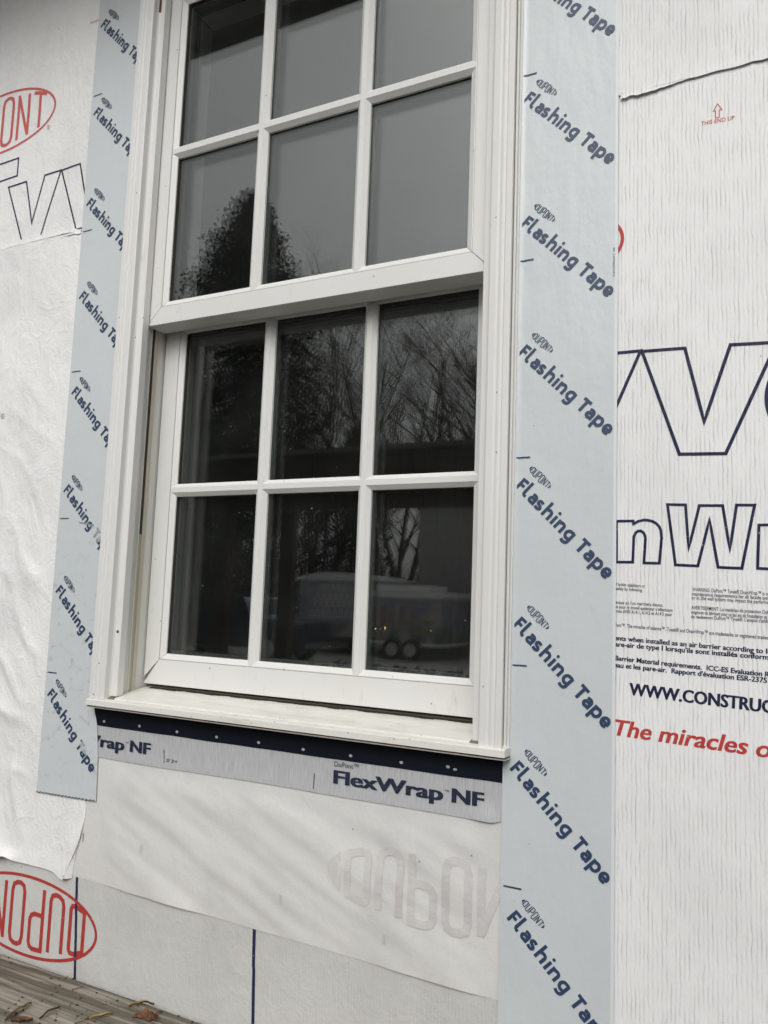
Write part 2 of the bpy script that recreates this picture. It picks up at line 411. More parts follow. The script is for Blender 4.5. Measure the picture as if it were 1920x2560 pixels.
# ---------------- printed marks: strokes and text laid on a surface
class Ink:
    def __init__(s, surf, lift=0.0004): s.mb = MB(); s.sf = SURF[surf]; s.lift = lift; s.k = 0
    def y(s, x, z): return s.sf(x, z) - s.lift - s.k * 0.000012
    def stroke(s, pts, w, closed=False, step=0.012):
        s.k += 1
        P = [Vector(p) for p in pts]
        if closed: P.append(P[0].copy())
        Q = []
        for a, b in zip(P, P[1:]):
            n = max(1, int((b - a).length / step))
            for i in range(n): Q.append(a.lerp(b, i / n))
        Q.append(P[-1])
        if closed: Q = Q[:-1]
        n = len(Q); L = []; Rr = []
        for i, p in enumerate(Q):
            a = Q[i-1] if (i > 0 or closed) else None; b = Q[(i+1) % n] if (i < n - 1 or closed) else None
            d1 = (p - a).normalized() if a is not None else None; d2 = (b - p).normalized() if b is not None else None
            if d1 is None: d1 = d2
            if d2 is None: d2 = d1
            t = d1 + d2
            t = t.normalized() if t.length > 1e-6 else d1
            nr = Vector((-t.y, t.x)); c = max(0.36, nr.dot(Vector((-d1.y, d1.x))))
            L.append(p + nr * (w / 2 / c)); Rr.append(p - nr * (w / 2 / c))
        vs = []
        for a, b in zip(L, Rr): vs += [(a.x, s.y(a.x, a.y), a.y), (b.x, s.y(b.x, b.y), b.y)]
        m = n if closed else n - 1
        s.mb.add(vs, [(2*i, 2*i+1, 2*((i+1) % n)+1, 2*((i+1) % n)) for i in range(m)])
    def poly(s, pts):
        s.k += 1
        s.mb.add([(p[0], s.y(*p), p[1]) for p in pts], [tuple(range(len(pts)))])
    def tris(s, pts2, faces):
        s.k += 1
        s.mb.add([(p[0], s.y(*p), p[1]) for p in pts2], faces)
    def build(s, name, m, parent): return s.mb.build(name, m, parent)

_cache = {}
def glyphs(body, offset=0.0, shear=0.0, res=3):
    key = (body, offset, shear)
    if key in _cache: return _cache[key]
    c = bpy.data.curves.new('t', 'FONT'); c.body = body; c.offset = offset; c.shear = shear; c.resolution_u = res
    o = bpy.data.objects.new('t', c); C.objects.link(o)
    dg = bpy.context.evaluated_depsgraph_get(); dg.update()
    me = o.evaluated_get(dg).to_mesh()
    v = [(p.co.x, p.co.y) for p in me.vertices]; f = [tuple(p.vertices) for p in me.polygons]
    o.evaluated_get(dg).to_mesh_clear(); bpy.data.objects.remove(o); bpy.data.curves.remove(c)
    _cache[key] = (v, f); return v, f
CAPH = max(v[1] for v in glyphs('H')[0])
def text(ink, body, x0, z0, x1, z1, cap, offset=0.0, shear=0.0, shifts=((0, 0),), flipz=False):
    v, f = glyphs(body, offset, shear)
    a = min(p[0] for p in v); b = max(p[0] for p in v); w = b - a
    d = Vector((x1 - x0, z1 - z0)); up = Vector((-d.y, d.x)).normalized() * cap
    for sx, sz in shifts:
        ink.tris([(x0 + d.x * (p[0]-a)/w + up.x * p[1]/CAPH + sx, z0 + d.y * (p[0]-a)/w + up.y * p[1]/CAPH + sz) for p in v], f)

def arc(cx, cy, rx, ry, a0, a1, n=10):
    return [(cx + rx * math.cos(R(a0 + (a1 - a0) * i / n)), cy + ry * math.sin(R(a0 + (a1 - a0) * i / n))) for i in range(n + 1)]
# "Flashing Tape" in mm along and above the slanting baseline
FT = [
    [(1.9, 0), (1.9, 19.5)], [(3.7, 17.8), (10.8, 17.8)], [(3.7, 9.9), (9.8, 9.9)],
    [(15.2, 23), (15.2, 5)] + arc(18.6, 5.0, 3.4, 3.4, 190, 265, 6) + [(20.6, 1.7)],
    [(35.2, 0), (35.2, 8.6)] + arc(31.4, 8.9, 3.8, 3.8, 0, 90, 7) + [(29.5, 12.7), (26.6, 11.8)], [(33.4, 7.9), (30.2, 7.9)] + arc(30.0, 4.8, 3.3, 3.1, 90, 270, 9) + [(31.6, 1.8), (33.4, 3.2)],
    [(47.2, 11.9), (44.6, 12.7)] + arc(43.2, 10.0, 2.9, 2.7, 90, 235, 7) + [(44.2, 7.0)] + arc(44.2, 4.4, 3.4, 2.6, 70, -80, 8) + [(42.6, 1.7), (39.6, 2.6)],
    [(55.6, 0), (55.6, 23)], [(57.4, 10.5), (59.0, 12.2), (61.0, 12.7)] + arc(62.0, 9.0, 3.6, 3.7, 85, 0, 6) + [(65.6, 0)],
    [(73.4, 0), (73.4, 14.2)],
    [(81.0, 0), (81.0, 14.2)], [(82.8, 10.6), (84.4, 12.2), (86.2, 12.7)] + arc(87.3, 9.0, 3.6, 3.7, 85, 0, 6) + [(90.9, 0)],
    [(108.0, 13.0), (103.4, 12.7)] + arc(103.4, 7.2, 5.2, 5.5, 95, 285, 14) + [(106.2, 3.4)], [(108.1, 14.2), (108.1, 0.0)] + arc(103.8, -0.4, 4.3, 4.4, 0, -90, 7) + [(102.0, -4.9), (98.6, -3.7)],
    [(127.6, 0), (127.6, 17.7)], [(121.0, 19.5 - 1.6), (134.4, 19.5 - 1.6)],
    [(147.0, 0), (147.0, 8.6)] + arc(143.2, 8.9, 3.8, 3.8, 0, 90, 7) + [(141.3, 12.7), (138.4, 11.8)], [(145.2, 7.9), (142.0, 7.9)] + arc(141.8, 4.8, 3.3, 3.1, 90, 270, 9) + [(143.4, 1.8), (145.2, 3.2)],
    [(153.6, -6.8), (153.6, 14.2)], [(155.4, 10.6), (157.4, 12.4)] + arc(159.2, 7.1, 4.9, 5.6, 88, -88, 13) + [(157.2, 1.7), (155.4, 2.4)],
    [(170.4, 6.6), (179.6, 6.6)] + arc(175.0, 7.6, 4.7, 5.1, 0, 180, 11) + arc(175.4, 7.0, 5.1, 5.4, 190, 285, 8) + [(180.0, 3.2)],
]
def flashing_tape(ink, x0, z0):
    q = 0.70711
    mp = lambda p: (x0 + 0.001 * (p[0] * q + p[1] * q), z0 + 0.001 * (-p[0] * q + p[1] * q))
    for g in FT: ink.stroke([mp(p) for p in g], 0.0044, step=0.02)
    ink.poly([mp(p) for p in arc(73.4, 19.4, 2.25, 2.25, 0, 345, 14)])

LOGO = [  # D U P O N T in boxes -0.5..0.5 by -1..1
    [([(-.42, -1), (-.42, 1), (.12, 1), (.34, .93), (.42, .78), (.42, -.78), (.34, -.93), (.12, -1)], True)],
    [([(-.42, 1), (-.42, -.74), (-.34, -.92), (-.12, -1), (.12, -1), (.34, -.92), (.42, -.74), (.42, 1)], False)],
    [([(-.42, -1), (-.42, 1), (.14, 1), (.34, .93), (.42, .8), (.42, .08), (.34, -.06), (.14, -.13), (-.36, -.13)], False)],
    [([(-.42, .72), (-.34, .92), (-.12, 1), (.12, 1), (.34, .92), (.42, .72), (.42, -.72), (.34, -.92), (.12, -1), (-.12, -1), (-.34, -.92), (-.42, -.72)], True)],
    [([(-.42, -1), (-.42, 1)], False), ([(-.40, .9), (.40, -.9)], False), ([(.42, -1), (.42, 1)], False)],
    [([(-.5, 1), (.5, 1)], False), ([(0, .92), (0, -1)], False)],
]
def logo(ink, cx, cz, a, b, w, ang=0.0, flipz=False, rot180=False, outline=None, caps=False, hfac=0.76, which=range(6), clip=None):
    ca, sa = math.cos(ang), math.sin(ang)
    def mp(x, z):
        if rot180: x, z = -x, -z
        if flipz: z = -z
        return (cx + x * ca - z * sa, cz + x * sa + z * ca)
    p = a * 0.288
    hh = lambda x: b * hfac * math.sqrt(max(0.05, 1 - (x / (a * 1.06)) ** 2)) * 1.08
    for i in which:
        for pts, cl in LOGO[i]:
            q = [( (i - 2.5) * p + u * p * 0.76, v) for u, v in pts]
            if not cl:
                r = []
                for (xa, va), (xb, vb) in zip(q, q[1:]):
                    r += [(xa + (xb - xa) * t / 3, va + (vb - va) * t / 3) for t in range(3)]
                q = r + [q[-1]]
            ink.stroke([mp(x, v * (hh(x) - w * 0.5)) for x, v in q], w, cl, step=0.008)
    if outline:
        E = arc(0, 0, a - outline / 2, b - outline / 2, 0, 357, 120)
        if clip: ink.stroke([mp(*e) for e in arc(0, 0, a - outline / 2, b - outline / 2, clip[0], clip[1], 40)], outline)
        else: ink.stroke([mp(*e) for e in E], outline, True)
    if caps:
        for sgn in (-1, 1):
            c = a * 0.86
            pts = [(sgn * c, -b * 0.40), (sgn * c, b * 0.40)] if False else None
            A = [(sgn * a * math.cos(t), b * math.sin(t)) for t in [R(-28 + 56 * i / 8) for i in range(9)]]
            ink.poly([mp(*e) for e in A])

# ------------------------------------------------------------------ the house behind it all
house = empty('house_wall', (0.5, 0.1, -0.5), 'sheathed house wall under the white wrap with a dark eave soffit above', 'wall')
mb = MB()
mb.box(-5, 0.172, 0.006, 0.15, -0.5, 2.75); mb.box(0.880, 6, 0.006, 0.15, -0.5, 2.75)
mb.box(0.172, 0.880, 0.006, 0.15, -0.5, 0.998); mb.box(0.172, 0.880, 0.006, 0.15, 2.43, 2.75)
mb.build('sheathing', M['osb'], house)
mb = MB(); mb.box(-5, 6, -0.42, 0.0, 2.70, 2.72); mb.build('soffit', M['soffit'], house)
mb = MB(); mb.box(-5, 6, -0.445, -0.422, 2.685, 2.88); mb.build('fascia', M['soffit'], house)
mb = MB(); mb.add([(-5, -0.50, 2.882), (6, -0.50, 2.882), (6, 3.2, 4.9), (-5, 3.2, 4.9), (-5, -0.50, 2.90), (6, -0.50, 2.90), (6, 3.2, 4.92), (-5, 3.2, 4.92)],
    [(0,3,2,1),(4,5,6,7),(0,1,5,4),(1,2,6,5),(2,3,7,6),(3,0,4,7)]); mb.build('roof', mat('roof_shingle', (0.06, 0.055, 0.05), 0.9), house)
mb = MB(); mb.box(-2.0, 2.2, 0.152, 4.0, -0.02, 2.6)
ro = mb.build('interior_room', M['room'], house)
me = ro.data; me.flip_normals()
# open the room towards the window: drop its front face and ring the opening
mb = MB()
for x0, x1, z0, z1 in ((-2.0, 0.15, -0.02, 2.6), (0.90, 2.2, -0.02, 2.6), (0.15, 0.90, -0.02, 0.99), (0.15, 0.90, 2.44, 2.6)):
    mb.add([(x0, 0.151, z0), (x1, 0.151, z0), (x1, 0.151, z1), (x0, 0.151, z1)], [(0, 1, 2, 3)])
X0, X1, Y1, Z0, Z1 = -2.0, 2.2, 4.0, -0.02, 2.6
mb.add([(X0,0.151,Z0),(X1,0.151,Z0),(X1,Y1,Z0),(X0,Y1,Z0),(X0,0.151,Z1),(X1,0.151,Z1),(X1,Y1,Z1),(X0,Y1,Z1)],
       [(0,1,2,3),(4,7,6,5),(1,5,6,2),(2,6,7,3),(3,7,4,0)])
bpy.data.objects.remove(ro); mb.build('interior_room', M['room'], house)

# ------------------------------------------------------------------ wraps
winhole = lambda x, z: 0.165 < x < 0.887 and 1.0 < z < 2.432
def jag(x): return 0.0022 * nz(x * 45, 1.0) + 0.0016 * nz(x * 130, 2.0)
# lowest course: left part under the skirt, and the tall right course
low = sheet('lower_house_wrap', M['wrap_low'], 'low', K(-2.4), K(0.935), K(-0.45), K(0.995), 220, 120)
tag(low, 'lowest white house wrap course with an upside down red oval mark and navy marker lines', 'house wrap')
right = sheet('right_house_wrap', M['wrap_r'], 'right', K(0.9365), K(3.4), K(-0.45), K(1.945), 250, 230)
tag(right, 'white crinkled house wrap with large outlined navy letters and red slogan beside the window', 'house wrap')
def up_extra(x, z):
    return (0.0010 if x > 0.5 else 0.0030) * sm(1.945, 1.931, z) * sm(0.0, 0.05, x - 1.066 if x > 0.5 else -0.004 - x)
up = sheet('upper_house_wrap', M['wrap_r'], 'up', K(-2.4), K(3.4), lambda x: 1.9315 + jag(x), K(2.69), 520, 96, hole=winhole, extra=up_extra)
tag(up, 'uppermost white house wrap course above the torn seam with a faded red oval mark', 'house wrap')
up.data.materials.append(M['wrap_l'])
for p in up.data.polygons:
    if p.center.x < 0.5: p.material_index = 1
strip = sheet('folded_edge', M['wrap_r'], 'up', K(1.066), lambda t: 1.172, lambda x: 1.9250 + 1.2 * jag(x + 2) * sm(1.17, 1.13, x) + 0.11 * max(0, x - 1.10), lambda x: 1.9345, 60, 6, parent=up,
              extra=lambda x, z: 0.0006 + 0.0017 * sm(1.932, 1.924, z))
strip2 = sheet('folded_edge', M['wrap_l'], 'up', K(-0.9), lambda t: -0.006, lambda x: 1.9255 + 1.5 * jag(x + 5), lambda x: 1.9345, 120, 6, parent=up,
              extra=lambda x, z: 0.0006 + 0.0026 * sm(1.932, 1.924, z) * sm(0, .03, -x))
skirt = sheet('window_skirt_wrap', M['skirt'], 'skirt', K(0.06), K(0.930), lambda x: 0.6945 - 0.0175 * (x - 0.115) + 0.0006 * nz(x * 22, 3), K(0.995), 190, 80)
tag(skirt, 'smooth white wrap sheet hanging below the window sill with faint mirrored lettering', 'house wrap')
def mid_xr(t):
    z = 0.693 + t * (1.945 - 0.693)
    return 0.1225 if z > 0.80 else 0.0864 + (0.1225 - 0.0864) * sm(0.0, 1.0, (z - 0.683) / 0.117) ** 0.75
def mid_zb(x): return 0.695 - 0.009 * sm(0.05, 0.09, x) + 0.0010 * nz(x * 30, 4) + 0.007 * math.exp(-((x + 0.068) / 0.016) ** 2)
def mid_extra(x, z):
    e = 0.004 * sm(0.73, 0.69, z) * (0.6 + nz(x * 18, 2) * 0.8) + 0.012 * math.exp(-((x + 0.068) / 0.02) ** 2) * sm(0.715, 0.698, z)
    e += 0.005 * sm(0.03, 0.11, x) * sm(0.82, 0.72, z)
    return max(0, e)
mid = sheet('left_house_wrap', M['wrap_l'], 'mid', K(-2.4), mid_xr, mid_zb, K(1.930), 330, 190, extra=mid_extra)
tag(mid, 'crumpled plain white house wrap left of the window with a loose curling lower corner', 'house wrap')
# the turned-back fold along its loose edge
mb = MB(); rows = []
for j in range(21):
    t = j / 20; z = 0.6885 + t * 0.135
    xa = 0.0864 + (0.1225 - 0.0864) * sm(0, 1, (z - 0.683) / 0.117) ** 0.75 - 0.001
    xb = 0.1035 + (0.1260 - 0.1035) * sm(0, 1, t * 1.05)
    ya = SURF['mid'](xa, z) - mid_extra(xa, z) - 0.0004; yb = SURF['skirt'](xb, z) - 0.0006
    rows.append([(xa, ya, z), (xa * .6 + xb * .4, ya * .75 + yb * .25, z), (xb, yb, z + 0.002)])
mb.loft(rows, cap=False, close=False); mb.build('folded_edge', M['wrap_l'], mid, smooth=True)

# prints on the wraps
i = Ink('up'); logo(i, -0.292, 2.231, 0.18, 0.072, 0.0080, outline=0.0052)
i.stroke(arc(-0.1295, 2.184, 0.0048, 0.0048, 0, 350, 16), 0.0009, True); text(i, 'R', -0.1313, 2.1818, -0.1278, 2.1818, 0.0044)
i.build('oval_emblem', M['red_l'], up)
i = Ink('up'); i.stroke([(-0.34, 2.1335), (-0.2176, 2.1351), (-0.2172, 2.0945), (-0.34, 2.0915)], 0.0038); i.stroke([(-0.2776, 2.0925), (-0.2995, 1.9355)], 0.0038)
i.stroke([(-0.1818, 1.9345), (-0.2426, 2.0732), (-0.1855, 2.0743), (-0.157, 1.975), (-0.1287, 2.0758), (-0.0794, 2.0761), (-0.1285, 1.9352)], 0.0038)
i.stroke([(-0.0769, 2.0752), (-0.0230, 2.0772), (-0.0007, 2.0011), (0.012, 1.955)], 0.0038); i.stroke([(-0.0769, 2.0745), (-0.0209, 1.9360), (0.02, 1.9352)], 0.0038)
i.build('outlined_lettering', M['navy_l'], up)
i = Ink('up'); text(i, 'THIS END UP', -0.0295, 2.3885, 0.0122, 2.3868, 0.0055); i.build('small_lettering', M['red_l'], up)
i = Ink('mid'); text(i, '7', -0.2060, 1.5545, -0.1945, 1.5555, 0.0125, 0.02, 0.2); i.stroke(arc(-0.1880, 1.5590, 0.0045, 0.0052, 0, 350, 16), 0.0010, True)
text(i, 'R', -0.1898, 1.5566, -0.1864, 1.5566, 0.0045); i.build('small_lettering', M['navy_l'], mid)

i = Ink('right')
i.stroke([(1.03, 1.5567), (1.0935, 1.5561), (1.0560, 1.4685)], 0.0044)
i.stroke([(1.0953, 1.5551), (1.15, 1.5534), (1.1733, 1.4525), (1.2055, 1.5515), (1.2594, 1.5485), (1.1988, 1.4096), (1.1429, 1.4115)], 0.0044, True)
i.stroke(arc(1.300, 1.477, 0.0535, 0.060, 150, 215, 14), 0.0044)
i.stroke([(1.0628, 1.3246), (1.0844, 1.3247), (1.0850, 1.3208)] + [(1.0913, 1.3242), (1.0975, 1.3256), (1.1031, 1.3255), (1.1095, 1.3238), (1.1139, 1.3209), (1.1178, 1.3165), (1.1197, 1.3117), (1.1206, 1.3016)] +
         [(1.1177, 1.269), (1.0983, 1.2691), (1.1002, 1.3006), (1.0996, 1.3050), (1.0978, 1.3088), (1.0943, 1.3114), (1.0910, 1.3112), (1.0878, 1.3090), (1.0854, 1.3040), (1.0841, 1.27), (1.0631, 1.2698)], 0.0036, True)
i.stroke([(1.128, 1.3456), (1.1503, 1.3447), (1.1538, 1.2876), (1.1671, 1.3435), (1.1946, 1.3429), (1.2026, 1.2862), (1.2108, 1.3432), (1.2315, 1.3427), (1.2162, 1.2637), (1.1886, 1.2647), (1.179, 1.3251), (1.1648, 1.266), (1.1377, 1.267)], 0.0036, True)
i.stroke([(1.29, 1.3185), (1.2361, 1.3176), (1.234, 1.264), (1.26, 1.2628)], 0.0036)
i.build('outlined_lettering', M['navy_r'], right)
LINES = [
('of ladder stabilizers or', 1.0607, 1.2386, 1.0997, 1.2369, 0.0037),
('safely by following', 1.0623, 1.2329, 1.096, 1.2314, 0.0037),
('WARNING: DuPont™ Tyvek® DrainWrap™ is con', 1.1577, 1.234, 1.2487, 1.2307, 0.004),
('maintenance requirements for all facade syste', 1.1576, 1.2284, 1.2486, 1.2256, 0.0039),
('or in, the wall system may impact the performan', 1.1572, 1.2235, 1.2485, 1.2204, 0.0039),
("ravaux où l'on marchera dessus.", 1.0608, 1.2147, 1.1225, 1.213, 0.0037),
("es pour le travail extérieur s'effectuant", 1.0614, 1.209, 1.1342, 1.2068, 0.0037),
('rmes ANSI A14.1, A14.2 et A14.5 pour', 1.0615, 1.2033, 1.1335, 1.2012, 0.0037),
('AVERTISSEMENT: Le matériau de protection DuPo', 1.1568, 1.211, 1.2484, 1.2084, 0.0039),
("exigences du fabricant pour ce qui est de l'installation et de", 1.1566, 1.2055, 1.2483, 1.2024, 0.0039),
("de revêtement DuPont™ Tyvek®. L'emploi d'additif", 1.1566, 1.1997, 1.2482, 1.1976, 0.0038),
('Pont™, The miracles of science™, Tyvek® and DrainWrap™ are trademarks or registered tradema', 1.0614, 1.1847, 1.248, 1.1775, 0.004),
]
i = Ink('right')
for t_, xa, za, xb, zb, h in LINES: text(i, t_, xa, za, xb, zb, h * 1.14, 0.008)
i.build('small_print', M['navy_r'], right)
i = Ink('right')
for t_, xa, za, xb, zb, h in (
    ('ments when installed as an air barrier according to IC', 1.0540, 1.1672, 1.2494, 1.1602, 0.0057),
    ("pare-air de type I lorsqu'ils sont installés conformé", 1.0570, 1.1590, 1.2493, 1.1531, 0.0056),
    ('Barrier Material requirements.  ICC-ES Evaluation Re', 1.0618, 1.1408, 1.249, 1.1325, 0.0056),
    ("d'eau et les pare-air.  Rapport d'évaluation ESR-2375", 1.0545, 1.1321, 1.2422, 1.1254, 0.0056)):
    text(i, t_, xa, za, xb, zb, h * 1.08, 0.012, shifts=((0, 0), (0.0003, 0), (0.0005, 0.0001)))
i.build('bold_print', M['navy_r'], right)
i = Ink('right'); text(i, 'WWW.CONSTRUC', 1.0796, 1.0978, 1.2484, 1.0899, 0.0150, 0.012, shifts=((0, 0), (0.0007, 0), (0.0013, 0))); text(i, 'K', 1.0500, 1.0987, 1.0632, 1.0982, 0.0143, 0.012)
i.build('web_lettering', M['navy_r'], right)
i = Ink('right'); text(i, 'The miracles o', 1.0610, 1.0448, 1.2450, 1.0372, 0.0198, 0.012, 0.22, shifts=((0, 0), (0.0006, 0), (0.0010, 0))); i.build('slogan_lettering', M['red_r'], right)
i = Ink('right'); text(i, 'THIS END UP', 1.1715, 1.8603, 1.2132, 1.8583, 0.0056, 0.006); i.stroke([(1.1926, 1.8862), (1.1872, 1.8767), (1.1898, 1.8767), (1.1898, 1.8668), (1.1945, 1.8665), (1.1945, 1.8766), (1.1981, 1.8765)], 0.0010, True)
i.build('arrow_mark', M['red_r'], right)
i = Ink('right'); logo(i, 0.891, 1.7200, 0.18, 0.072, 0.0068, outline=0.0048, which=[], clip=(-30, 30)); i.build('oval_emblem', M['red_r'], right)
i = Ink('low'); logo(i, -0.007, 0.6035, 0.181, 0.0715, 0.0082, rot180=True, outline=0.0056); i.build('oval_emblem', M['red_low'], low)
for xa, xb in ((0.1140, 0.1272), (0.5070, 0.5140)):
    i = Ink('low', 0.0005); pts = [(xa + (xb - xa) * (0.71 - z) / 0.18 + 0.0006 * nz(z * 40, xa * 9), z) for z in [0.71 - 0.01 * k for k in range(28)]]
    i.stroke(pts, 0.0052); i.stroke([(p[0] - 0.0029, p[1]) for p in pts[2:9]], 0.0007); i.stroke([(p[0] + 0.0028, p[1]) for p in pts[8:22]], 0.0008)
    i.build('marker_line', M['navy_l'], low)
i = Ink('skirt', 0.0009); logo(i, 0.822, 0.8020, 0.183, 0.062, 0.0115, flipz=True, caps=True, hfac=0.80); i.build('mirrored_lettering', M['faint'], skirt)
for x, z in ((0.262, 0.762), (0.553, 0.735), (0.735, 0.715)):
    i = Ink('skirt', 0.0008); i.poly([(x, z), (x + 0.0055, z), (x + 0.0055, z + 0.014), (x, z + 0.014)]); i.build('smudge_mark', M['grey_ink'], skirt)
mb = MB(); mb.box(0.1236, 0.1243, SURF['skirt'](0.124, 0.765) - 0.0012, SURF['skirt'](0.124, 0.765) + 0.002, 0.757, 0.772)
tag(mb.build('staple', mat('steel', (0.12, 0.12, 0.13), 0.4, 0.9)), 'small dark staple in the skirt sheet beside the loose wrap corner', 'staple')

# ------------------------------------------------------------------ sill flashing strip
flex = sheet('sill_flashing_strip', M['silver'], 'flex', K(0.118), lambda t: 0.9190, lambda x: 0.9078 + 0.0018 * sm(0.15, 0.5, x) + 0.0015 * nz(x * 5, 1) + 0.004 * sm(0.893, 0.918, x), K(0.9645), 160, 12,
             extra=lambda x, z: 0.0028 * sm(0.855, 0.885, x) * sm(0.911, 0.896, x) * sm(0.938, 0.910, z) + 0.0006 * sm(0.93, 0.909, z) * sm(0.911, 0.90, x))
tag(flex, 'silver flashing strip with a black dotted upper band stuck under the window sill', 'flashing strip')
sheet('black_band', M['band'], 'flex', K(0.115), K(0.9205), lambda x: 0.9637 + 0.0009 * nz(x * 14, 2), K(0.999), 120, 8, parent=flex, extra=lambda x, z: 0.0008)
i = Ink('flex', 0.0012)
for k in range(9):
    x = 0.1561 + 0.0856 * k; z = 0.9722 + 0.0006 * math.sin(k * 2.1)
    if k == 8: x = 0.8295; z = 0.9758
    i.poly(arc(x, z, 0.0030, 0.0022, 0, 340, 10))
i.poly(arc(0.8405, 0.9735, 0.0032, 0.0017, 0, 340, 10))
i.build('dot_row', M['dot'], flex)
for dx, dz in ((0.0, 0.0), (-0.6138, -0.0014)):
    i = Ink('flex', 0.0011)
    x0 = 0.6408 + dx
    B = tuple((s, 0) for s in (0, 0.0007, 0.0014, 0.0021, 0.0028))
    text(i, 'FlexWrap', x0, 0.9283 + dz, x0 + 0.1800, 0.9283 + dz, 0.0192, 0.012, shifts=B)
    text(i, 'NF', x0 + 0.1955, 0.9283 + dz, x0 + 0.2415, 0.9283 + dz, 0.0188, 0.012, shifts=B)
    text(i, '™', x0 + 0.1845, 0.9395 + dz, x0 + 0.1915, 0.9395 + dz, 0.0042, 0.0)
    text(i, 'DuPont™', x0 + 0.001, 0.9535 + dz, x0 + 0.0435, 0.9535 + dz, 0.0075, 0.0)
    i.build('lettering', M['flex_ink'], flex)
i = Ink('flex', 0.0011); i.stroke([(0.3009, 0.9385), (0.3028, 0.9160)], 0.0012); i.stroke([(0.6063, 0.9380), (0.6061, 0.9145)], 0.0013)
text(i, '357  20 ++', 0.3076, 0.9195, 0.3315, 0.9195, 0.0056, 0.004); i.build('measure_marks', M['flex_ink'], flex)

# ------------------------------------------------------------------ tapes
def ltx(z):
    for (za, xa), (zb, xb) in zip(LT, LT[1:]):
        if zb <= z <= za: return xb + (xa - xb) * (z - zb) / (za - zb)
    return LT[0][1] if z > LT[0][0] else LT[-1][1]
LT = [(3.0, 0.150), (1.03, 0.150), (1.0, 0.1295), (0.993, 0.1285), (0.9614, 0.1400), (0.9077, 0.1475), (0.8325, 0.1510), (0.7, 0.1512)]
ZB = 0.8295
lt = sheet('flashing_tape', M['tape'], 'tape', lambda t: -0.0035 + 0.0008 * nz(t * 6, 0), lambda t: ltx(ZB + t * (2.69 - ZB)) + 0.0006 * nz(t * 9, 4), lambda x: 0.8280 + 0.028 * max(0, x) + 0.0019 * (abs(((x * 1000) / 8.6) % 1 - 0.5) * 4 - 1), K(2.69), 150, 170,
           extra=lambda x, z: 0.0012 * sm(0.845, 0.829, z) * (0.5 + nz(x * 30, 6)))
tag(lt, 'pale blue flashing tape left of the window with a zigzag cut lower end', 'tape', 'flashing tapes beside the window')
i = Ink('tape', 0.0016); i.stroke([(x, 0.8278 + 0.028 * max(0, x) + 0.0019 * (abs(((x * 1000) / 8.6) % 1 - 0.5) * 4 - 1)) for x in [-0.0035 + 0.00155 * k for k in range(100)]], 0.0009, step=1)
i.build('zigzag_edge', M['gasket'], lt)
for k in range(8):
    i = Ink('tape', 0.0006); flashing_tape(i, 0.0046, 2.3717 - 0.195 * k); i.build('lettering', M['tape_ink_worn'] if k in (5, 7) else M['tape_ink'], lt)
    i = Ink('tape', 0.0006); logo(i, 0.0046 + 0.0362, 2.3717 - 0.195 * k + 0.0152, 0.0208, 0.0070, 0.00118, ang=R(-45), caps=True, hfac=0.86); i.build('oval_emblem', M['tape_ink'], lt)
for z in (2.2175, 1.9262, 1.6352, 1.3430, 1.0488):
    i = Ink('tape', 0.0006); i.stroke([(0.0015, z), (0.0258, z)], 0.0021); i.build('register_dash', M['tape_ink'], lt)
# torn scuff on the film
mb = MB(); pts = [(0.0535 + 0.0026 * k, 1.3355 - 0.0004 * k + 0.0016 * nz(k * 0.9, 3), 0.0008 + 0.0016 * abs(nz(k * 1.3, 8))) for k in range(17)]
for a, b in zip(pts, pts[1:]):
    y = SURF['tape'](a[0], a[1])
    mb.add([(a[0], y - 0.0016, a[1] + a[2]), (b[0], y - 0.0016, b[1] + b[2]), (b[0], y - 0.0007, b[1] - b[2] * 1.5), (a[0], y - 0.0007, a[1] - a[2] * 1.5)], [(0, 1, 2, 3)])
mb.build('torn_scuff', M['tear'], lt)

rt = sheet('flashing_tape', M['tape'], 'tape', lambda t: 0.9120 if t > 0.3 else 0.9112 + 0.003 * sm(0.22, 0.0, t), lambda t: 1.0627 + 0.0005 * nz(t * 8, 7), K(0.25), K(2.69), 40, 160,
           extra=lambda x, z: 0.0035 * sm(0.928, 0.913, x) * sm(0.99, 1.02, z))
tag(rt, 'pale blue flashing tape right of the window with slanting navy lettering', 'tape', 'flashing tapes beside the window')
sheet('clear_margin', M['tape_edge'], 'tape', K(1.0590), lambda t: 1.0632 + 0.0005 * nz(t * 8, 7), K(0.25), K(2.69), 3, 120, parent=rt, extra=lambda x, z: 0.0003)
for k in range(-2, 8):
    i = Ink('tape', 0.0006); flashing_tape(i, 0.9213, 1.9591 - 0.195 * k); i.build('lettering', M['tape_ink'], rt)
    i = Ink('tape', 0.0006); logo(i, 0.9213 + 0.0367, 1.9591 - 0.195 * k + 0.0135, 0.0208, 0.0070, 0.00118, ang=R(-45), caps=True, hfac=0.86); i.build('oval_emblem', M['tape_ink'], rt)
for z, hook in ((2.293, .004), (2.000, 0.0035), (1.7095, 0.0015), (1.417, 0.001), (1.1255, 0.0), (0.8305, -0.0004), (0.54, 0)):
    i = Ink('tape', 0.0010); x0 = 0.9182 if z > 1 else 0.919
    if z > 1: i.stroke([(x0 + 0.0020, z + hook * 0.2), (x0 + 0.008, z - 0.0003), (x0 + 0.016, z), (0.9430, z)], 0.0021)
    else: i.stroke([(0.9160, z), (0.9415, z)], 0.0021)
    i.build('register_dash', M['tape_ink'], rt)
i = Ink('tape', 0.0012); text(i, 'L2U296021 46', 1.0592, 1.666, 1.0592, 1.707, 0.0024); i.build('batch_code', M['tape_ink'], rt)
i = Ink('tape', 0.0012); text(i, 'L2U296021 06 96', 1.0588, 0.635, 1.0588, 0.690, 0.0026); i.build('batch_code', M['tape_ink'], rt)

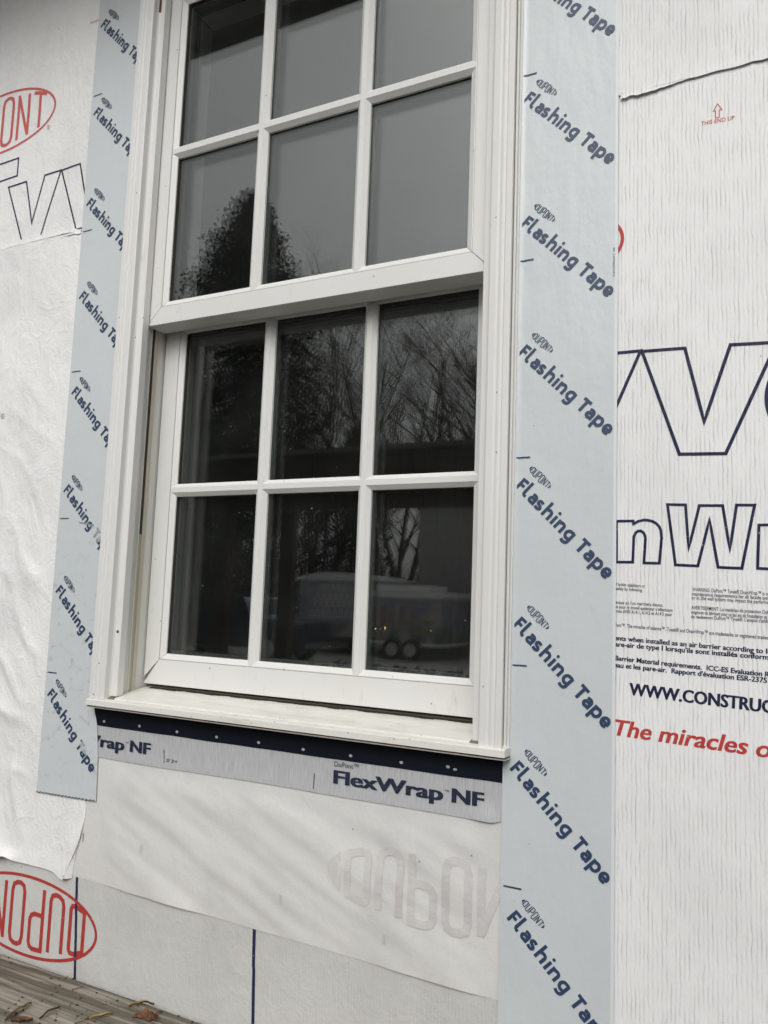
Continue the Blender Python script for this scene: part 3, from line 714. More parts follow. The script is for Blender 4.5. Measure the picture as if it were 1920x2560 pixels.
# ------------------------------------------------------------------ the window
win = empty('window', (0.526, 0.0, 1.0), 'white six over six double hung vinyl window framed by blue flashing tape', 'window')
XL, XR = 0.1363, 0.9157
CAS = [(0.0, 0.012), (0.0005, -0.003), (-0.0055, -0.003), (-0.0055, -0.0045), (0.0004, -0.0050), (0.0004, -0.0075), (-0.0030, -0.0080), (-0.0030, -0.0105), (0.0008, -0.0112), (0.0008, -0.0150), (0.0, -0.0155), (0.0, -0.0212), (0.0092, -0.0212), (0.0104, -0.0196), (0.0122, -0.0196), (0.0135, -0.0206),
       (0.0168, -0.0206), (0.0186, -0.0192), (0.0214, -0.0192), (0.0228, -0.0202), (0.0325, -0.0196), (0.0345, -0.0184), (0.0352, -0.0080), (0.0372, -0.0052), (0.0410, -0.0040), (0.0488, -0.0034), (0.0494, -0.0024), (0.0494, 0.0125), (0.0440, 0.0125)]
def casing(side, z0):
    mb = MB()
    zf = lambda a: z0 + (0.0 if a < 0.036 else 0.005)
    rings = []
    for top in (0, 1):
        ring = []
        for a, y in CAS:
            x = XL + a if side < 0 else XR - a
            z = (zf(a) if not top else 2.4435 - a * 0)
            if top: z = 2.4435 - a
            ring.append((x, y, z))
        rings.append(ring if side < 0 else list(reversed(ring)))
    mb.loft(rings)
    return mb.build('casing', M['vinyl'], win, bevel=0.0005, bseg=1)
casing(-1, 1.0140); casing(1, 1.0120)
for s in (-1, 1):
    xa = XL if s < 0 else XR
    mb = MB(); mb.box(min(xa + s*0.0004, xa - s*0.004), max(xa + s*0.0004, xa - s*0.004), -0.0154, -0.0136, 1.0165, 2.43)  # groove shade painted as a proud dark strip
    mb.box(min(xa + s*0.0002, xa - s*0.004), max(xa + s*0.0002, xa - s*0.004), -0.0082, -0.0046, 1.0165, 2.43); mb.build('channel_gap', M['browngap'], win)
mb = MB(); rings = []
for e in (0, 1):
    rings.append([((XL + a if e == 0 else XR - a), y, 2.4435 - a + 0.0002) for a, y in CAS])
mb.loft(rings); mb.build('casing', M['vinyl'], win)
# sill: nosing with a flat top, then the sloping sill behind its groove
mb = MB()
def prism_x(mb, prof, x0, x1): mb.loft([[(x0, y, z) for y, z in prof], [(x1, y, z) for y, z in prof]])
prism_x(mb, [(-0.0255, 1.0022), (-0.0255, 1.0122), (-0.0240, 1.0132), (-0.0105, 1.0146), (-0.0098, 1.0132), (0.004, 1.0132), (0.004, 1.0022)], 0.1335, 0.9222)
mb.build('sill_nosing', M['sill'], win, bevel=0.0006)
mb = MB(); prism_x(mb, [(-0.0094, 1.0136), (-0.0088, 1.0168), (-0.0060, 1.0175), (0.080, 1.0300), (0.080, 1.0136)], 0.1872, 0.8650)
prism_x(mb, [(0.0130, 1.0136), (0.0130, 1.0205), (0.080, 1.0302), (0.080, 1.0136)], 0.1765, 0.1868); prism_x(mb, [(0.0130, 1.0136), (0.0130, 1.0205), (0.080, 1.0302), (0.080, 1.0136)], 0.8654, 0.8755)
mb.build('sill', M['sill'], win)
mb = MB(); prism_x(mb, [(-0.0235, 0.9985), (-0.0235, 1.0000), (0.002, 1.0000), (0.002, 0.9985)], 0.1335, 0.9225)
mb.build('drip_edge', mat('drip_edge_metal', (0.66, 0.58, 0.53), 0.3, 0.4), win)
mb = MB(); prism_x(mb, [(-0.0215, 1.0001), (-0.0215, 1.0021), (0.002, 1.0021), (0.002, 1.0001)], 0.1345, 0.9215); mb.build('sill_gap', M['seam'], win)
mb = MB(); prism_x(mb, [(0.081, 1.0136), (0.081, 1.0330), (0.16, 1.0330), (0.16, 1.0136)], 0.1765, 0.8755); mb.build('inner_sill', M['browngap'], win)
# uneven dark line under the lower sash
mb = MB()
for k in range(60):
    x = 0.19 + 0.675 * k / 60; w = 0.003 + 0.0030 * (0.5 + nz(k * 0.35, 2))
    y1 = 0.0803; zz = lambda y: 1.0175 + (y + 0.006) * 0.01453 * 10 + 0.0003
    y0 = y1 - w * 2.2
    x2 = x + 0.675 / 60
    mb.add([(x, y0, zz(y0)), (x2, y0, zz(y0)), (x2, y1, zz(y1)), (x, y1, zz(y1))], [(0, 1, 2, 3)])
mb.build('dark_line', M['seam'], win)
# brown corner blocks where casing meets sill
mb = MB()
for x0, x1 in ((0.1725, 0.1860), (0.8665, 0.8800)):
    mb.box(x0, x1, -0.0098, -0.0030, 1.0133, 1.0175)
mb.build('corner_seal', M['browngap'], win)
# jambs: return, dark balance slot, beige strip, pale stop
for s in (-1, 1):
    fx = (lambda x: x) if s < 0 else (lambda x: 2 * 0.526 - x)
    def bxs(mb, xa, xb, y0, y1, z0, z1): a, b = sorted((fx(xa), fx(xb))); mb.box(a, b, y0, y1, z0, z1)
    mb = MB(); bxs(mb, 0.160, 0.1762, 0.0127, 0.0300, 1.019, 2.41); bxs(mb, 0.160, 0.1775, 0.0302, 0.0330, 1.019, 2.41)
    jl = mb.build('jamb_liner', M['liner'], win)
    mb = MB(); bxs(mb, 0.158, 0.1752, 0.0332, 0.0418, 1.3155, 2.41); mb.build('balance_slot', M['seam'], jl)  # near-flush dark box, paints the shade of the recessed slot
    mb = MB(); bxs(mb, 0.160, 0.1742, 0.0332, 0.0418, 1.019, 1.3150); bxs(mb, 0.160, 0.1764, 0.0420, 0.0506, 1.019, 2.41); mb.build('liner_strip', M['beige'], jl)
    mb = MB(); bxs(mb, 0.160, 0.1745, 0.0508, 0.1500, 1.019, 2.41); mb.build('inner_stop', M['liner'], jl)
mb = MB(); mb.box(0.176, 0.876, 0.0127, 0.150, 2.4105, 2.4300); mb.build('head_jamb', M['liner'], win)

def sash(name, x0, x1, z0, z1, y0, w_st, w_bot, w_top, xv, zh, back, miter_drop=0.0, bev=0.0105):
    """mitred stiles and rails; profile runs from the outer edge in to the glass"""
    mb = MB(); dg = 0.0128      # depth of the glass behind the face
    def prof(w): return [(0.0, back), (0.0, 0.0006), (0.0006, 0.0), (w - 0.0009, 0.0), (w - 0.0006, 0.0012), (w, 0.0012), (w + 0.0012, 0.0008), (w + bev, 0.0062), (w + bev, dg - 0.004), (w + bev, back)]
    def seg(ring0, ring1):
        mb.cur = 0; n = len(ring0); b = len(mb.v); mb.v += ring0 + ring1
        for i in range(n):
            j = (i + 1) % n
            mb.f.append((b+i, b+j, b+n+j, b+n+i)); mb.m.append({4: 1, 8: 1}.get(i, 0) if i != 4 else 1)
        mb.f.append(tuple(b + i for i in reversed(range(n)))); mb.m.append(2)
        mb.f.append(tuple(b + n + i for i in range(n))); mb.m.append(2)
    g = 0.0005
    ps = prof(w_st); pb = prof(w_bot); pt = prof(w_top)
    tb = lambda d: max(0.0, d - (w_bot - w_st)) if True else d
    tt = lambda d: d * (w_st / w_top)
    zof = lambda d: (w_bot - w_st) + d       # where the stile meets the bottom rail
    # stiles
    for sx in (-1, 1):
        X = (lambda d: x0 + d) if sx < 0 else (lambda d: x1 - d)
        a = [(X(d), y0 + y, z0 + zof(d) + g) for d, y in ps]; b = [(X(d), y0 + y, z1 - d * w_top / w_st - g if d <= w_st else z1 - w_top - (d - w_st) - g) for d, y in ps]
        seg(a, b) if sx > 0 else seg(b, a)
    a = [(x0 + tb(d) + g, y0 + y, z0 + d) for d, y in pb]; b = [(x1 - tb(d) - g, y0 + y, z0 + d) for d, y in pb]; seg(a, b)
    td = lambda d: d * w_st / w_top if d <= w_top else w_st + (d - w_top)
    a = [(x0 + td(d) + g, y0 + y, z1 - d) for d, y in pt]; b = [(x1 - td(d) - g, y0 + y, z1 - d) for d, y in pt]; seg(b, a)
    o = mb.build(name, [M['vinyl'], M['seam'], M['vinyl']], win)
    gx0, gx1, gz0, gz1 = x0 + w_st + bev, x1 - w_st - bev, z0 + w_bot + bev, z1 - w_top - bev
    # muntins: upright bars run through, short bars are mitred against them
    hwd, fl = 0.0122, 0.0048
    MP = [(-hwd, dg - 0.0005), (-hwd, 0.0078), (-fl - 0.0006, 0.0016), (-fl, 0.0009), (fl, 0.0009), (fl + 0.0006, 0.0016), (hwd, 0.0078), (hwd, dg - 0.0005)]
    end = lambda t: max(abs(t) , fl)
    for x in xv:
        mb = MB(); mb.loft([[(x + t, y0 + y, gz0 - (bev - 0.0014) * (1 - min(1, (abs(t) - fl) / (hwd - fl)) if abs(t) > fl else 1)) for t, y in MP], [(x + t, y0 + y, gz1 + (bev - 0.0014) * (1 - min(1, (abs(t) - fl) / (hwd - fl)) if abs(t) > fl else 1)) for t, y in MP]])
        mb.build('muntin', M['vinyl'], o)
    edges = [None] + list(xv) + [None]
    for z in zh:
        for a, b in zip(edges, edges[1:]):
            def ea(t): return gx0 - (bev - 0.0014) * (1 - min(1, max(0, abs(t) - fl) / (hwd - fl))) if a is None else a + end(t) + 0.0002
            def eb(t): return gx1 + (bev - 0.0014) * (1 - min(1, max(0, abs(t) - fl) / (hwd - fl))) if b is None else b - end(t) - 0.0002
            mb = MB(); mb.loft([[(ea(t), y0 + y, z - t) for t, y in MP], [(eb(t), y0 + y, z - t) for t, y in MP]])
            mb.build('muntin', M['vinyl'], o)
    # panes: two sheets of glass each, not quite parallel
    xs = [gx0] + list(xv) + [gx1]; zs = [gz0] + list(zh) + [gz1]
    for iz in range(len(zs) - 1):
        for ix in range(3):
            xa = xs[ix] - (0.004 if ix == 0 else 0); xb = xs[ix+1] + (0.004 if ix == 2 else 0); za = zs[iz] - (0.004 if iz == 0 else 0); zb = zs[iz+1] + (0.004 if iz == len(zs) - 2 else 0)
            if ix: xa += 0.0006
            if iz: za += 0.0006
            mb = MB()
            tx = (-0.0045, 0.0045, 0.003)[ix] * (1 if 'upper' in name else 0.5); tz = (0.0015, -0.0015)[iz]
            for q, (ya, m) in enumerate(((y0 + dg, 0), (y0 + dg + 0.0155, 1))):
                mb.cur = m; k = q
                yy = lambda x, z: ya + k * (tx * (x - (xa + xb) / 2) + tz * (z - (za + zb) / 2)) 
                f = [(xa, za), (xb, za), (xb, zb), (xa, zb)]
                th = 0.0032
                mb.add([(x, yy(x, z), z) for x, z in f] + [(x, yy(x, z) + th, z) for x, z in f], [(0,1,2,3), (7,6,5,4), (0,4,5,1), (1,5,6,2), (2,6,7,3), (3,7,4,0)])
            mb.build('glass_pane', [M['glass_out'], M['glass_in']], o)
    # dark spacer frame between the two sheets
    mb = MB(); sp = 0.005
    ya, yb = y0 + dg + 0.0036, y0 + dg + 0.0150
    bars_v = [(gx0 - 0.004, gx0 + sp)] + [(x - hwd - 0.001, x + hwd + 0.001) for x in xv] + [(gx1 - sp, gx1 + 0.004)]
    for a, b in bars_v: mb.box(a, b, ya, yb, gz0 - 0.004, gz1 + 0.004)
    bars_h = [(gz0 - 0.004, gz0 + sp)] + [(z - hwd - 0.001, z + hwd + 0.001) for z in zh] + [(gz1 - sp, gz1 + 0.004)]
    for (a, b), (c, d) in zip(bars_v, bars_v[1:]):
        for e, f in bars_h: mb.box(b + 0.0001, c - 0.0001, ya, yb, e, f)
    mb.build('spacer_bar', mat('spacer', (0.05, 0.055, 0.055), 0.4), o)
    return o
us = sash('upper_sash', 0.1790, 0.8730, 1.7108, 2.4090, 0.0150, 0.0330, 0.0345, 0.0330, [0.4232, 0.6345], [2.0555], 0.046)
ls = sash('lower_sash', 0.1772, 0.8748, 1.0372, 1.7440, 0.0703, 0.0354, 0.0468, 0.0225, [0.4222, 0.6335], [1.4022], 0.046)
# nail hole with rust in the left casing, stain up high
mb = MB(); mb.lathe([(0.0, 0.0), (0.0024, 0.0002), (0.0030, 0.0012), (0.0018, 0.0020), (0.0, 0.0022)], (0.1783, -0.0030, 1.134), (0, -1, 0), 10, False); mb.build('rusty_nail', mat('rust', (0.10, 0.045, 0.03), 0.85), win)
mb = MB(); mb.box(0.1722, 0.1768, -0.0066, -0.0046, 2.345, 2.43); mb.build('rust_stain', mat('rust_stain', (0.12, 0.06, 0.03), 0.9), win)

# ------------------------------------------------------------------ room behind the glass
dr = empty('interior_door', (0.03, 0.9, -0.02), 'dark interior door with a brass knob seen through the lower right pane', 'door')
mb = MB(); mb.box(-0.012, 0.026, 1.20, 1.98, -0.01, 2.02); mb.build('door_leaf', M['doorwood'], dr, bevel=0.002)
mb = MB(); kc = (0.026, 1.25, 1.113)
mb.lathe([(0.0, 0.0), (0.0310, 0.0), (0.0320, 0.004), (0.026, 0.009), (0.0125, 0.012), (0.0110, 0.030), (0.0135, 0.036), (0.0225, 0.041), (0.0275, 0.050), (0.0270, 0.060), (0.0215, 0.068), (0.012, 0.0715), (0.0, 0.072)], kc, (1, 0, 0), 28, False)
mb.build('door_knob', M['brass'], dr, smooth=True)

# ------------------------------------------------------------------ plank at the lower left with litter
mb = MB(); nx, ny = 150, 96; x0, x1, y0, y1 = -1.6, 0.95, -0.275, -0.018
def ptop(x, y):
    g = 0.0016 * nz(x * 1.4, y * 150, 1) + 0.0010 * nz(x * 3, y * 55, 2)
    return 0.5400 + g - 0.006 * sm(y1 - 0.006, y1, y + 0.0012 * nz(x * 25, 3)) * 0.6 - 0.0012 * sm(-0.03, y1, y)
grid = [[(x0 + (x1 - x0) * i / nx, y0 + (y1 - y0) * j / ny) for i in range(nx + 1)] for j in range(ny + 1)]
for r in grid:
    for x, y in r:
        yy = y + (0.0014 * nz(x * 30, 5) + 0.0010 * nz(x * 90, 9)) * sm(y1 - 0.01, y1, y)
        mb.v.append((x, yy, ptop(x, y)))
n = nx + 1
for j in range(ny):
    for i in range(nx): mb.f.append((j*n+i, j*n+i+1, (j+1)*n+i+1, (j+1)*n+i)); mb.m.append(0)
b = len(mb.v)
rim = [i for i in range(n)] + [j*n + nx for j in range(1, ny+1)] + [ny*n + i for i in range(nx-1, -1, -1)] + [j*n for j in range(ny-1, 0, -1)]
for k in rim: v = mb.v[k]; mb.v.append((v[0], v[1], 0.502))
for k in range(len(rim)):
    k2 = (k+1) % len(rim); mb.f.append((rim[k2], rim[k], b+k, b+k2)); mb.m.append(0)
mb.f.append(tuple(b + k for k in range(len(rim)))); mb.m.append(0)
tag(mb.build('scaffold_plank', M['plank'], smooth=True), 'weathered grey brown wooden plank along the wall foot with litter on it', 'plank')
for xq, lab in ((-1.2, 'wooden trestle holding up the far end of the plank'), (0.75, 'wooden trestle holding up the near end of the plank')):
    tr = empty('trestle', (xq, -0.15, -0.5), lab, 'trestle', 'trestles under the plank')
    mb = MB(); mb.box(xq - 0.045, xq + 0.045, -0.42, -0.03, 0.412, 0.500); mb.build('crossbar', M['osb'], tr, bevel=0.003)
    for sx in (-1, 1):
        for yy in (-0.38, -0.08):
            mb = MB(); mb.tube([(xq + sx * 0.24, yy, -0.5), (xq + sx * 0.035, yy, 0.42)], [0.036, 0.036], 4, True); mb.build('leg', M['osb'], tr)
def flake(name, pts, w, m, label, cat, curl=0.004, grp=None):
    """a curled sliver: ribbon with thickness along a path"""
    mb = MB(); rings = []; nn = len(pts)
    for k, (x, y, dz) in enumerate(pts):
        a = Vector(pts[max(0, k-1)][:2]); c = Vector(pts[min(nn-1, k+1)][:2]); d = (c - a).normalized(); nr = Vector((-d.y, d.x))
        ww = w * math.sin(math.pi * (0.12 + 0.80 * k / (nn - 1))) ; z = ptop(x, y) + 0.0018 + dz
        rings.append([(x - nr.x*ww, y - nr.y*ww, z + curl), (x, y, z), (x + nr.x*ww, y + nr.y*ww, z + curl * 0.7), (x, y, z + 0.0014)])
    mb.loft(rings)
    return tag(mb.build(name, m, smooth=False), label, cat, grp)
bark = wood('bark', (0.17, 0.11, 0.055), (0.10, 0.065, 0.035), (0.04, 0.025, 0.015), (60, 60, 60), 0.0008)
leafm = wood('dry_leaf', (0.42, 0.31, 0.14), (0.30, 0.20, 0.08), (0.15, 0.09, 0.04), (60, 90, 60), 0.0005)
redm = wood('red_husk', (0.22, 0.10, 0.055), (0.15, 0.07, 0.04), (0.06, 0.03, 0.02), (90, 90, 90), 0.0008)
lin = lambda a, b, n, wob=0.0015, lift=0.0: [(a[0] + (b[0]-a[0])*k/(n-1) + wob*nz(k*0.9, a[0]*50), a[1] + (b[1]-a[1])*k/(n-1) + wob*nz(k*0.7, a[1]*60), lift*math.sin(math.pi*k/(n-1))) for k in range(n)]
flake('twig', lin((0.1795, -0.1790), (0.1670, -0.1210), 9, 0.003, 0.003), 0.0042, bark, 'thick brown twig nearest the left edge of the plank', 'twig', 0.003)
flake('twig', lin((0.2190, -0.1490), (0.2160, -0.1060), 8, 0.003, 0.003), 0.0032, bark, 'slim curled brown twig, second from the left on the plank', 'twig', 0.003)
flake('dead_leaf', lin((0.2830, -0.1085), (0.3030, -0.0780), 8, 0.002, 0.002), 0.0036, leafm, 'narrow tan curled leaf lying between the twigs and the red husk', 'leaf')
flake('twig', lin((0.2765, -0.1270), (0.2820, -0.1080), 6, 0.001, 0.001), 0.0010, bark, 'thinnest dark twig, just in front of the narrow tan leaf', 'twig', 0.001)
flake('dead_leaf', lin((0.3060, -0.0500), (0.3290, -0.0150), 9, 0.002, 0.002), 0.0038, leafm, 'yellow tan leaf closest to the wall at the edge of the plank', 'leaf')
flake('needle', lin((0.1860, -0.0535), (0.1960, -0.0400), 5, 0.0005), 0.0008, bark, 'short dark needle lying alone near the wall edge of the plank', 'needle', 0.0006)
flake('dead_leaf', lin((0.1880, -0.1760), (0.2120, -0.1560), 8, 0.002, 0.001), 0.0075, redm, 'broad brown leaf scrap in the bottom left corner of the plank', 'leaf')
mb = MB()
for k in range(26):
    a = rnd.uniform(-0.3, 3.3); r0 = rnd.uniform(0.0, 0.014); r1 = r0 + rnd.uniform(0.006, 0.022)
    cx, cy = 0.352, -0.062
    p0 = (cx + r0*math.cos(a), cy + r0*math.sin(a)); p1 = (cx + r1*math.cos(a + 0.3), cy + r1*math.sin(a + 0.3))
    mb.tube([(p0[0], p0[1], ptop(*p0) + 0.001), ((p0[0]+p1[0])/2, (p0[1]+p1[1])/2, ptop(*p1) + 0.003 + 0.004 * rnd.random()), (p1[0], p1[1], ptop(*p1) + 0.0012)], [0.0014, 0.0022, 0.0004], 4)
tag(mb.build('seed_husk', redm), 'red brown frayed seed husk beside the yellow tan leaf on the plank', 'husk')
mb = MB()
for k in range(240):
    x = rnd.uniform(-0.1, 0.5); y = rnd.uniform(-0.2, -0.022); r = rnd.choice([0.0005, 0.0008, 0.0012, 0.0016]); z = ptop(x, y) + 0.0003; a = rnd.uniform(0, 6)
    mb.tube([(x - r*1.6*math.cos(a), y - r*1.6*math.sin(a), z + r*.4), (x, y, z + r*0.7), (x + r*1.6*math.cos(a), y + r*1.6*math.sin(a), z + r*.4)], [r*0.3, r, r*0.4], 5, True)
tag(mb.build('debris_crumbs', bark), 'dark crumbs of bark scattered over the weathered plank', 'debris', kind='stuff')

# ------------------------------------------------------------------ what stands across the yard (seen in the panes)
mb = MB(); mb.add([(-400, -400, -0.5), (400, -400, -0.5), (400, 60, -0.5), (-400, 60, -0.5)], [(0, 1, 2, 3)])
gm = mat('yard_ground', (0.17, 0.16, 0.13), 0.95); t = NT(gm); a = t.noise(t.coord((.5, .5, .5)), 1, 6, .6); t.color(t.mix(t.remap(a, .4, .65), (0.11, 0.105, 0.085), (0.065, 0.07, 0.045)))
tag(mb.build('ground', gm), kind='structure')
mb = MB(); mb.add([(-26, -24, -0.496), (6, -24, -0.496), (6, -3, -0.496), (-26, -3, -0.496)], [(0, 1, 2, 3)])
tag(mb.build('driveway', mat('driveway_gravel', (0.50, 0.49, 0.47), 0.9)), kind='structure')

# clipped hedgerow and shrub, added behind the camera to shade the lower wall
hd = empty('shade_hedge', (0.5, -2.0, -0.5), 'low clipped dark hedgerow added out of view to shade the lower wall', 'shade_hedge')
mb = MB(); mb.box(-4.5, 5.5, -2.45, -1.68, -0.5, 0.80); hm = mat('hedge_leaf', (0.035, 0.06, 0.025), 0.6); mb.build('stems', barkm0 := mat('hedge_stem', (0.03, 0.028, 0.018), 0.9), hd)
mb = MB(); rg = random.Random(21)
for k in range(16000):
    x = rg.uniform(-4.6, 5.6); side = rg.random()
    p = Vector((x, rg.uniform(-2.5, -1.6), 0.84 + rg.gauss(0, .022))) if side < 0.4 else Vector((x, -1.62 + rg.gauss(0, .03) if side < 0.8 else -2.5 + rg.gauss(0, .03), rg.uniform(-0.45, 0.86)))
    u = Vector((rg.gauss(0, 1), rg.gauss(0, 1), rg.gauss(0, 1))).normalized(); v = u.orthogonal().normalized(); l = rg.uniform(0.03, 0.07)
    mb.add([p, p + u*l*.5 + v*l*.25, p + u*l, p + u*l*.5 - v*l*.25], [(0, 1, 2, 3)])
mb.build('foliage', hm, hd)
sh = empty('shade_shrub', (3.4, -1.9, -0.5), 'tall rounded evergreen shrub added out of view to shade the lower wall', 'shrub')  # unseen, added to darken the lower right wall
mb = MB(); mb.tube([(3.4, -1.9, -0.5), (3.4, -1.9, 1.3)], [0.07, 0.02], 6); mb.build('trunk', barkm0, sh)
mb = MB()
for k in range(12000):
    a = rg.uniform(0, 6.283); w = rg.uniform(-1, 1); rr = rg.uniform(0.25, 1.0) ** 0.5; c = math.sqrt(1 - w * w)
    p = Vector((3.4 + 1.5 * rr * c * math.cos(a), -1.95 + 0.85 * rr * c * math.sin(a), 0.55 + 1.05 * rr * w))
    u = Vector((rg.gauss(0, 1), rg.gauss(0, 1), rg.gauss(0, 1))).normalized(); v = u.orthogonal().normalized(); l = rg.uniform(0.06, 0.13)
    mb.add([p, p + u*l*.5 + v*l*.28, p + u*l, p + u*l*.5 - v*l*.28], [(0, 1, 2, 3)])
mb.build('crown', hm, sh)

# carport roof across the yard
cp = empty('carport', (-4.0, -8.0, -0.5), 'dark open carport across the yard mirrored in the lower panes', 'carport')
mb = MB(); mb.box(-9.5, 4.0, -6.50, -6.35, 2.20, 2.80); mb.build('header_beam', wood('beam_wood', (0.055, 0.045, 0.032), (0.04, 0.032, 0.024), (0.02, 0.016, 0.012), (4, 60, 60), 0.002), cp)
mb = MB(); mb.box(-9.8, 4.3, -7.9, -6.28, 2.81, 2.86); mb.build('roof', M['soffit'], cp)
for x in (-9.3, -4.9, 3.8):
    for y in (-6.43, -7.8):
        mb = MB(); mb.box(x - 0.10, x + 0.10, y - 0.06, y + 0.06, -0.5, 2.198 if y > -7 else 2.80); mb.build('post', M['doorwood'], cp)

# clapboard building
bl = empty('outbuilding', (-4.0, -26.0, -0.5), 'grey clapboard outbuilding mirrored in the lower right pane', 'building')
mb = MB(); mb.box(-10.3, 3.0, -30, -23.4, -0.5, 4.5)
sd_ = mat('clapboard', (0.40, 0.40, 0.39), 0.7); t = NT(sd_); wv = t.new('ShaderNodeTexWave'); wv.wave_type = 'BANDS'; wv.bands_direction = 'Z'; wv.wave_profile = 'SAW'; t.l.new(t.coord((1, 1, 1)), wv.inputs['Vector']); wv.inputs['Scale'].default_value = 1.57; t.bump(wv.outputs['Fac'], 0.03)
mb.build('wall', sd_, bl)
mb = MB(); mb.loft([[(-10.8, -30.4, 4.5), (-10.8, -23.0, 4.5), (-10.8, -26.7, 6.4)], [(3.5, -30.4, 4.5), (3.5, -23.0, 4.5), (3.5, -26.7, 6.4)]]); mb.build('roof', mat('dark_roof', (0.05, 0.05, 0.055), 0.9), bl)

tyre = mat('tyre', (0.02, 0.02, 0.02), 0.8); rimm = mat('wheel_white', (0.6, 0.6, 0.58), 0.5); whitep = mat('trailer_white', (0.90, 0.90, 0.89), 0.45)
def wheel(parent, p, r, w, axis=(0, 1, 0)):
    ax = Vector(axis)
    mb = MB(); mb.lathe([(0.62*r, -w/2), (0.96*r, -w/2), (r, -w*0.3), (r, w*0.3), (0.96*r, w/2), (0.62*r, w/2)], p, axis, 24, False); wh = mb.build('wheel', tyre, parent)
    mb = MB(); mb.lathe([(0.0, w*0.30), (0.25*r, w*0.34), (0.55*r, w*0.30), (0.62*r, w*0.5)], p, axis, 24, False); mb.lathe([(0.0, -w*0.30), (0.25*r, -w*0.34), (0.55*r, -w*0.30), (0.62*r, -w*0.5)], p, axis, 24, False); mb.build('rim', rimm, wh)
    return wh
def rbox(mb, x0, x1, y0, y1, z0, z1, r=0.06):
    pr = []
    for cx, cz, a0 in ((x1-r, z1-r, 0), (x0+r, z1-r, 90), (x0+r, z0+r, 180), (x1-r, z0+r, 270)): pr += arc(cx, cz, r, r, a0, a0+90, 4)
    mb.loft([[(x, y0, z) for x, z in pr], [(x, y1, z) for x, z in pr]])
mural = mat('mural_print', (0.2, 0.2, 0.25), 0.4); t = NT(mural)
sep = t.new('ShaderNodeSeparateXYZ'); t.coord(); t.l.new(t.tc.outputs['Object'], sep.inputs[0])
nn = t.noise(t.coord((1.6, 1.6, 1.2)), 1.0, 3.0); c = t.mix(t.remap(sep.outputs[2], 0.30, 0.70), (0.13, 0.19, 0.15), (0.33, 0.32, 0.42)); c = t.mix(t.remap(nn, 0.45, 0.6), c, (0.46, 0.42, 0.40)); c = t.mix(t.remap(sep.outputs[2], 1.15, 1.45), c, (0.48, 0.49, 0.53)); t.color(c)
# box truck, its panelled side towards the house
tk = empty('box_truck', (-12.4, -21.0, -0.5), 'box truck with a house picture on its side mirrored in the lower middle pane', 'truck')
mb = MB(); mb.box(-13.4, -10.95, -24.5, -21.0, 0.05, 1.86); mb.build('cargo_box', mural, tk)
mb = MB(); P_ = [(-13.5 + 2.65 * k / 12, 1.87 + 0.20 * math.sin(math.pi * k / 12)) for k in range(13)] + [(-10.85, 1.80), (-13.5, 1.80)]
mb.loft([[(x, -24.6, z) for x, z in P_], [(x, -20.9, z) for x, z in P_]]); mb.build('roof_cap', mat('pale_green_roof', (0.86, 0.90, 0.89), 0.5), tk)
mb = MB(); mb.box(-13.45, -10.9, -24.5, -21.0, -0.12, 0.048); mb.build('chassis', tyre, tk)
for x in (-12.95, -11.4):
    for y in (-21.3, -23.9): wheel(tk, (x, y, -0.17), 0.33, 0.22, (1, 0, 0))
wf = mat('picture_white', (0.85, 0.83, 0.83), 0.5)
mb = MB()
mb.box(-13.0, -11.3, -20.998, -20.985, 0.62, 0.655)
for r_, z in enumerate((0.70, 0.95, 1.22, 1.50)):
    for k in range(8 - r_):
        x = -12.95 + 0.215 * k + 0.1 * r_
        mb.box(x, x + 0.035, -20.998, -20.988, z, z + 0.17); mb.box(x + 0.07, x + 0.105, -20.998, -20.988, z, z + 0.17)
mb.box(-12.95, -11.35, -20.998, -20.982, 1.16, 1.19)
mb.build('house_picture', wf, tk)
# twin axle trailer
tr = empty('cargo_trailer', (-9.4, -20.3, -0.5), 'white twin axle cargo trailer mirrored in the lower right pane', 'trailer')
mb = MB(); rbox(mb, -10.7, -8.15, -22.6, -20.5, 0.02, 1.32, 0.05); mb.build('body', mural, tr)
mb = MB(); rbox(mb, -10.75, -8.10, -22.65, -20.43, 1.325, 1.52, 0.07); mb.build('roof', whitep, tr)
mb = MB(); rbox(mb, -10.6, -8.75, -22.3, -21.0, 1.53, 1.72, 0.07); mb.build('roof_box', whitep, tr)
mb = MB(); mb.box(-10.72, -8.13, -22.6, -20.46, -0.06, 0.015); mb.build('chassis', whitep, tr)
for x in (-9.62, -9.02): wheel(tr, (x, -20.38, -0.19), 0.31, 0.2)
mb = MB()
for k in range(5): mb.box(-10.5 + 0.33 * k, -10.3 + 0.33 * k, -20.494, -20.485, 0.50, 0.95 + 0.12 * (k % 2))
mb.build('side_picture', mat('brick_picture', (0.36, 0.25, 0.22), 0.5), tr)
mb = MB(); mb.box(-9.05, -8.35, -20.494, -20.484, 0.60, 0.67); mb.box(-8.95, -8.4, -20.494, -20.484, 0.30, 0.38); mb.build('side_band', mat('yellow_green_band', (0.32, 0.34, 0.05), 0.5), tr)
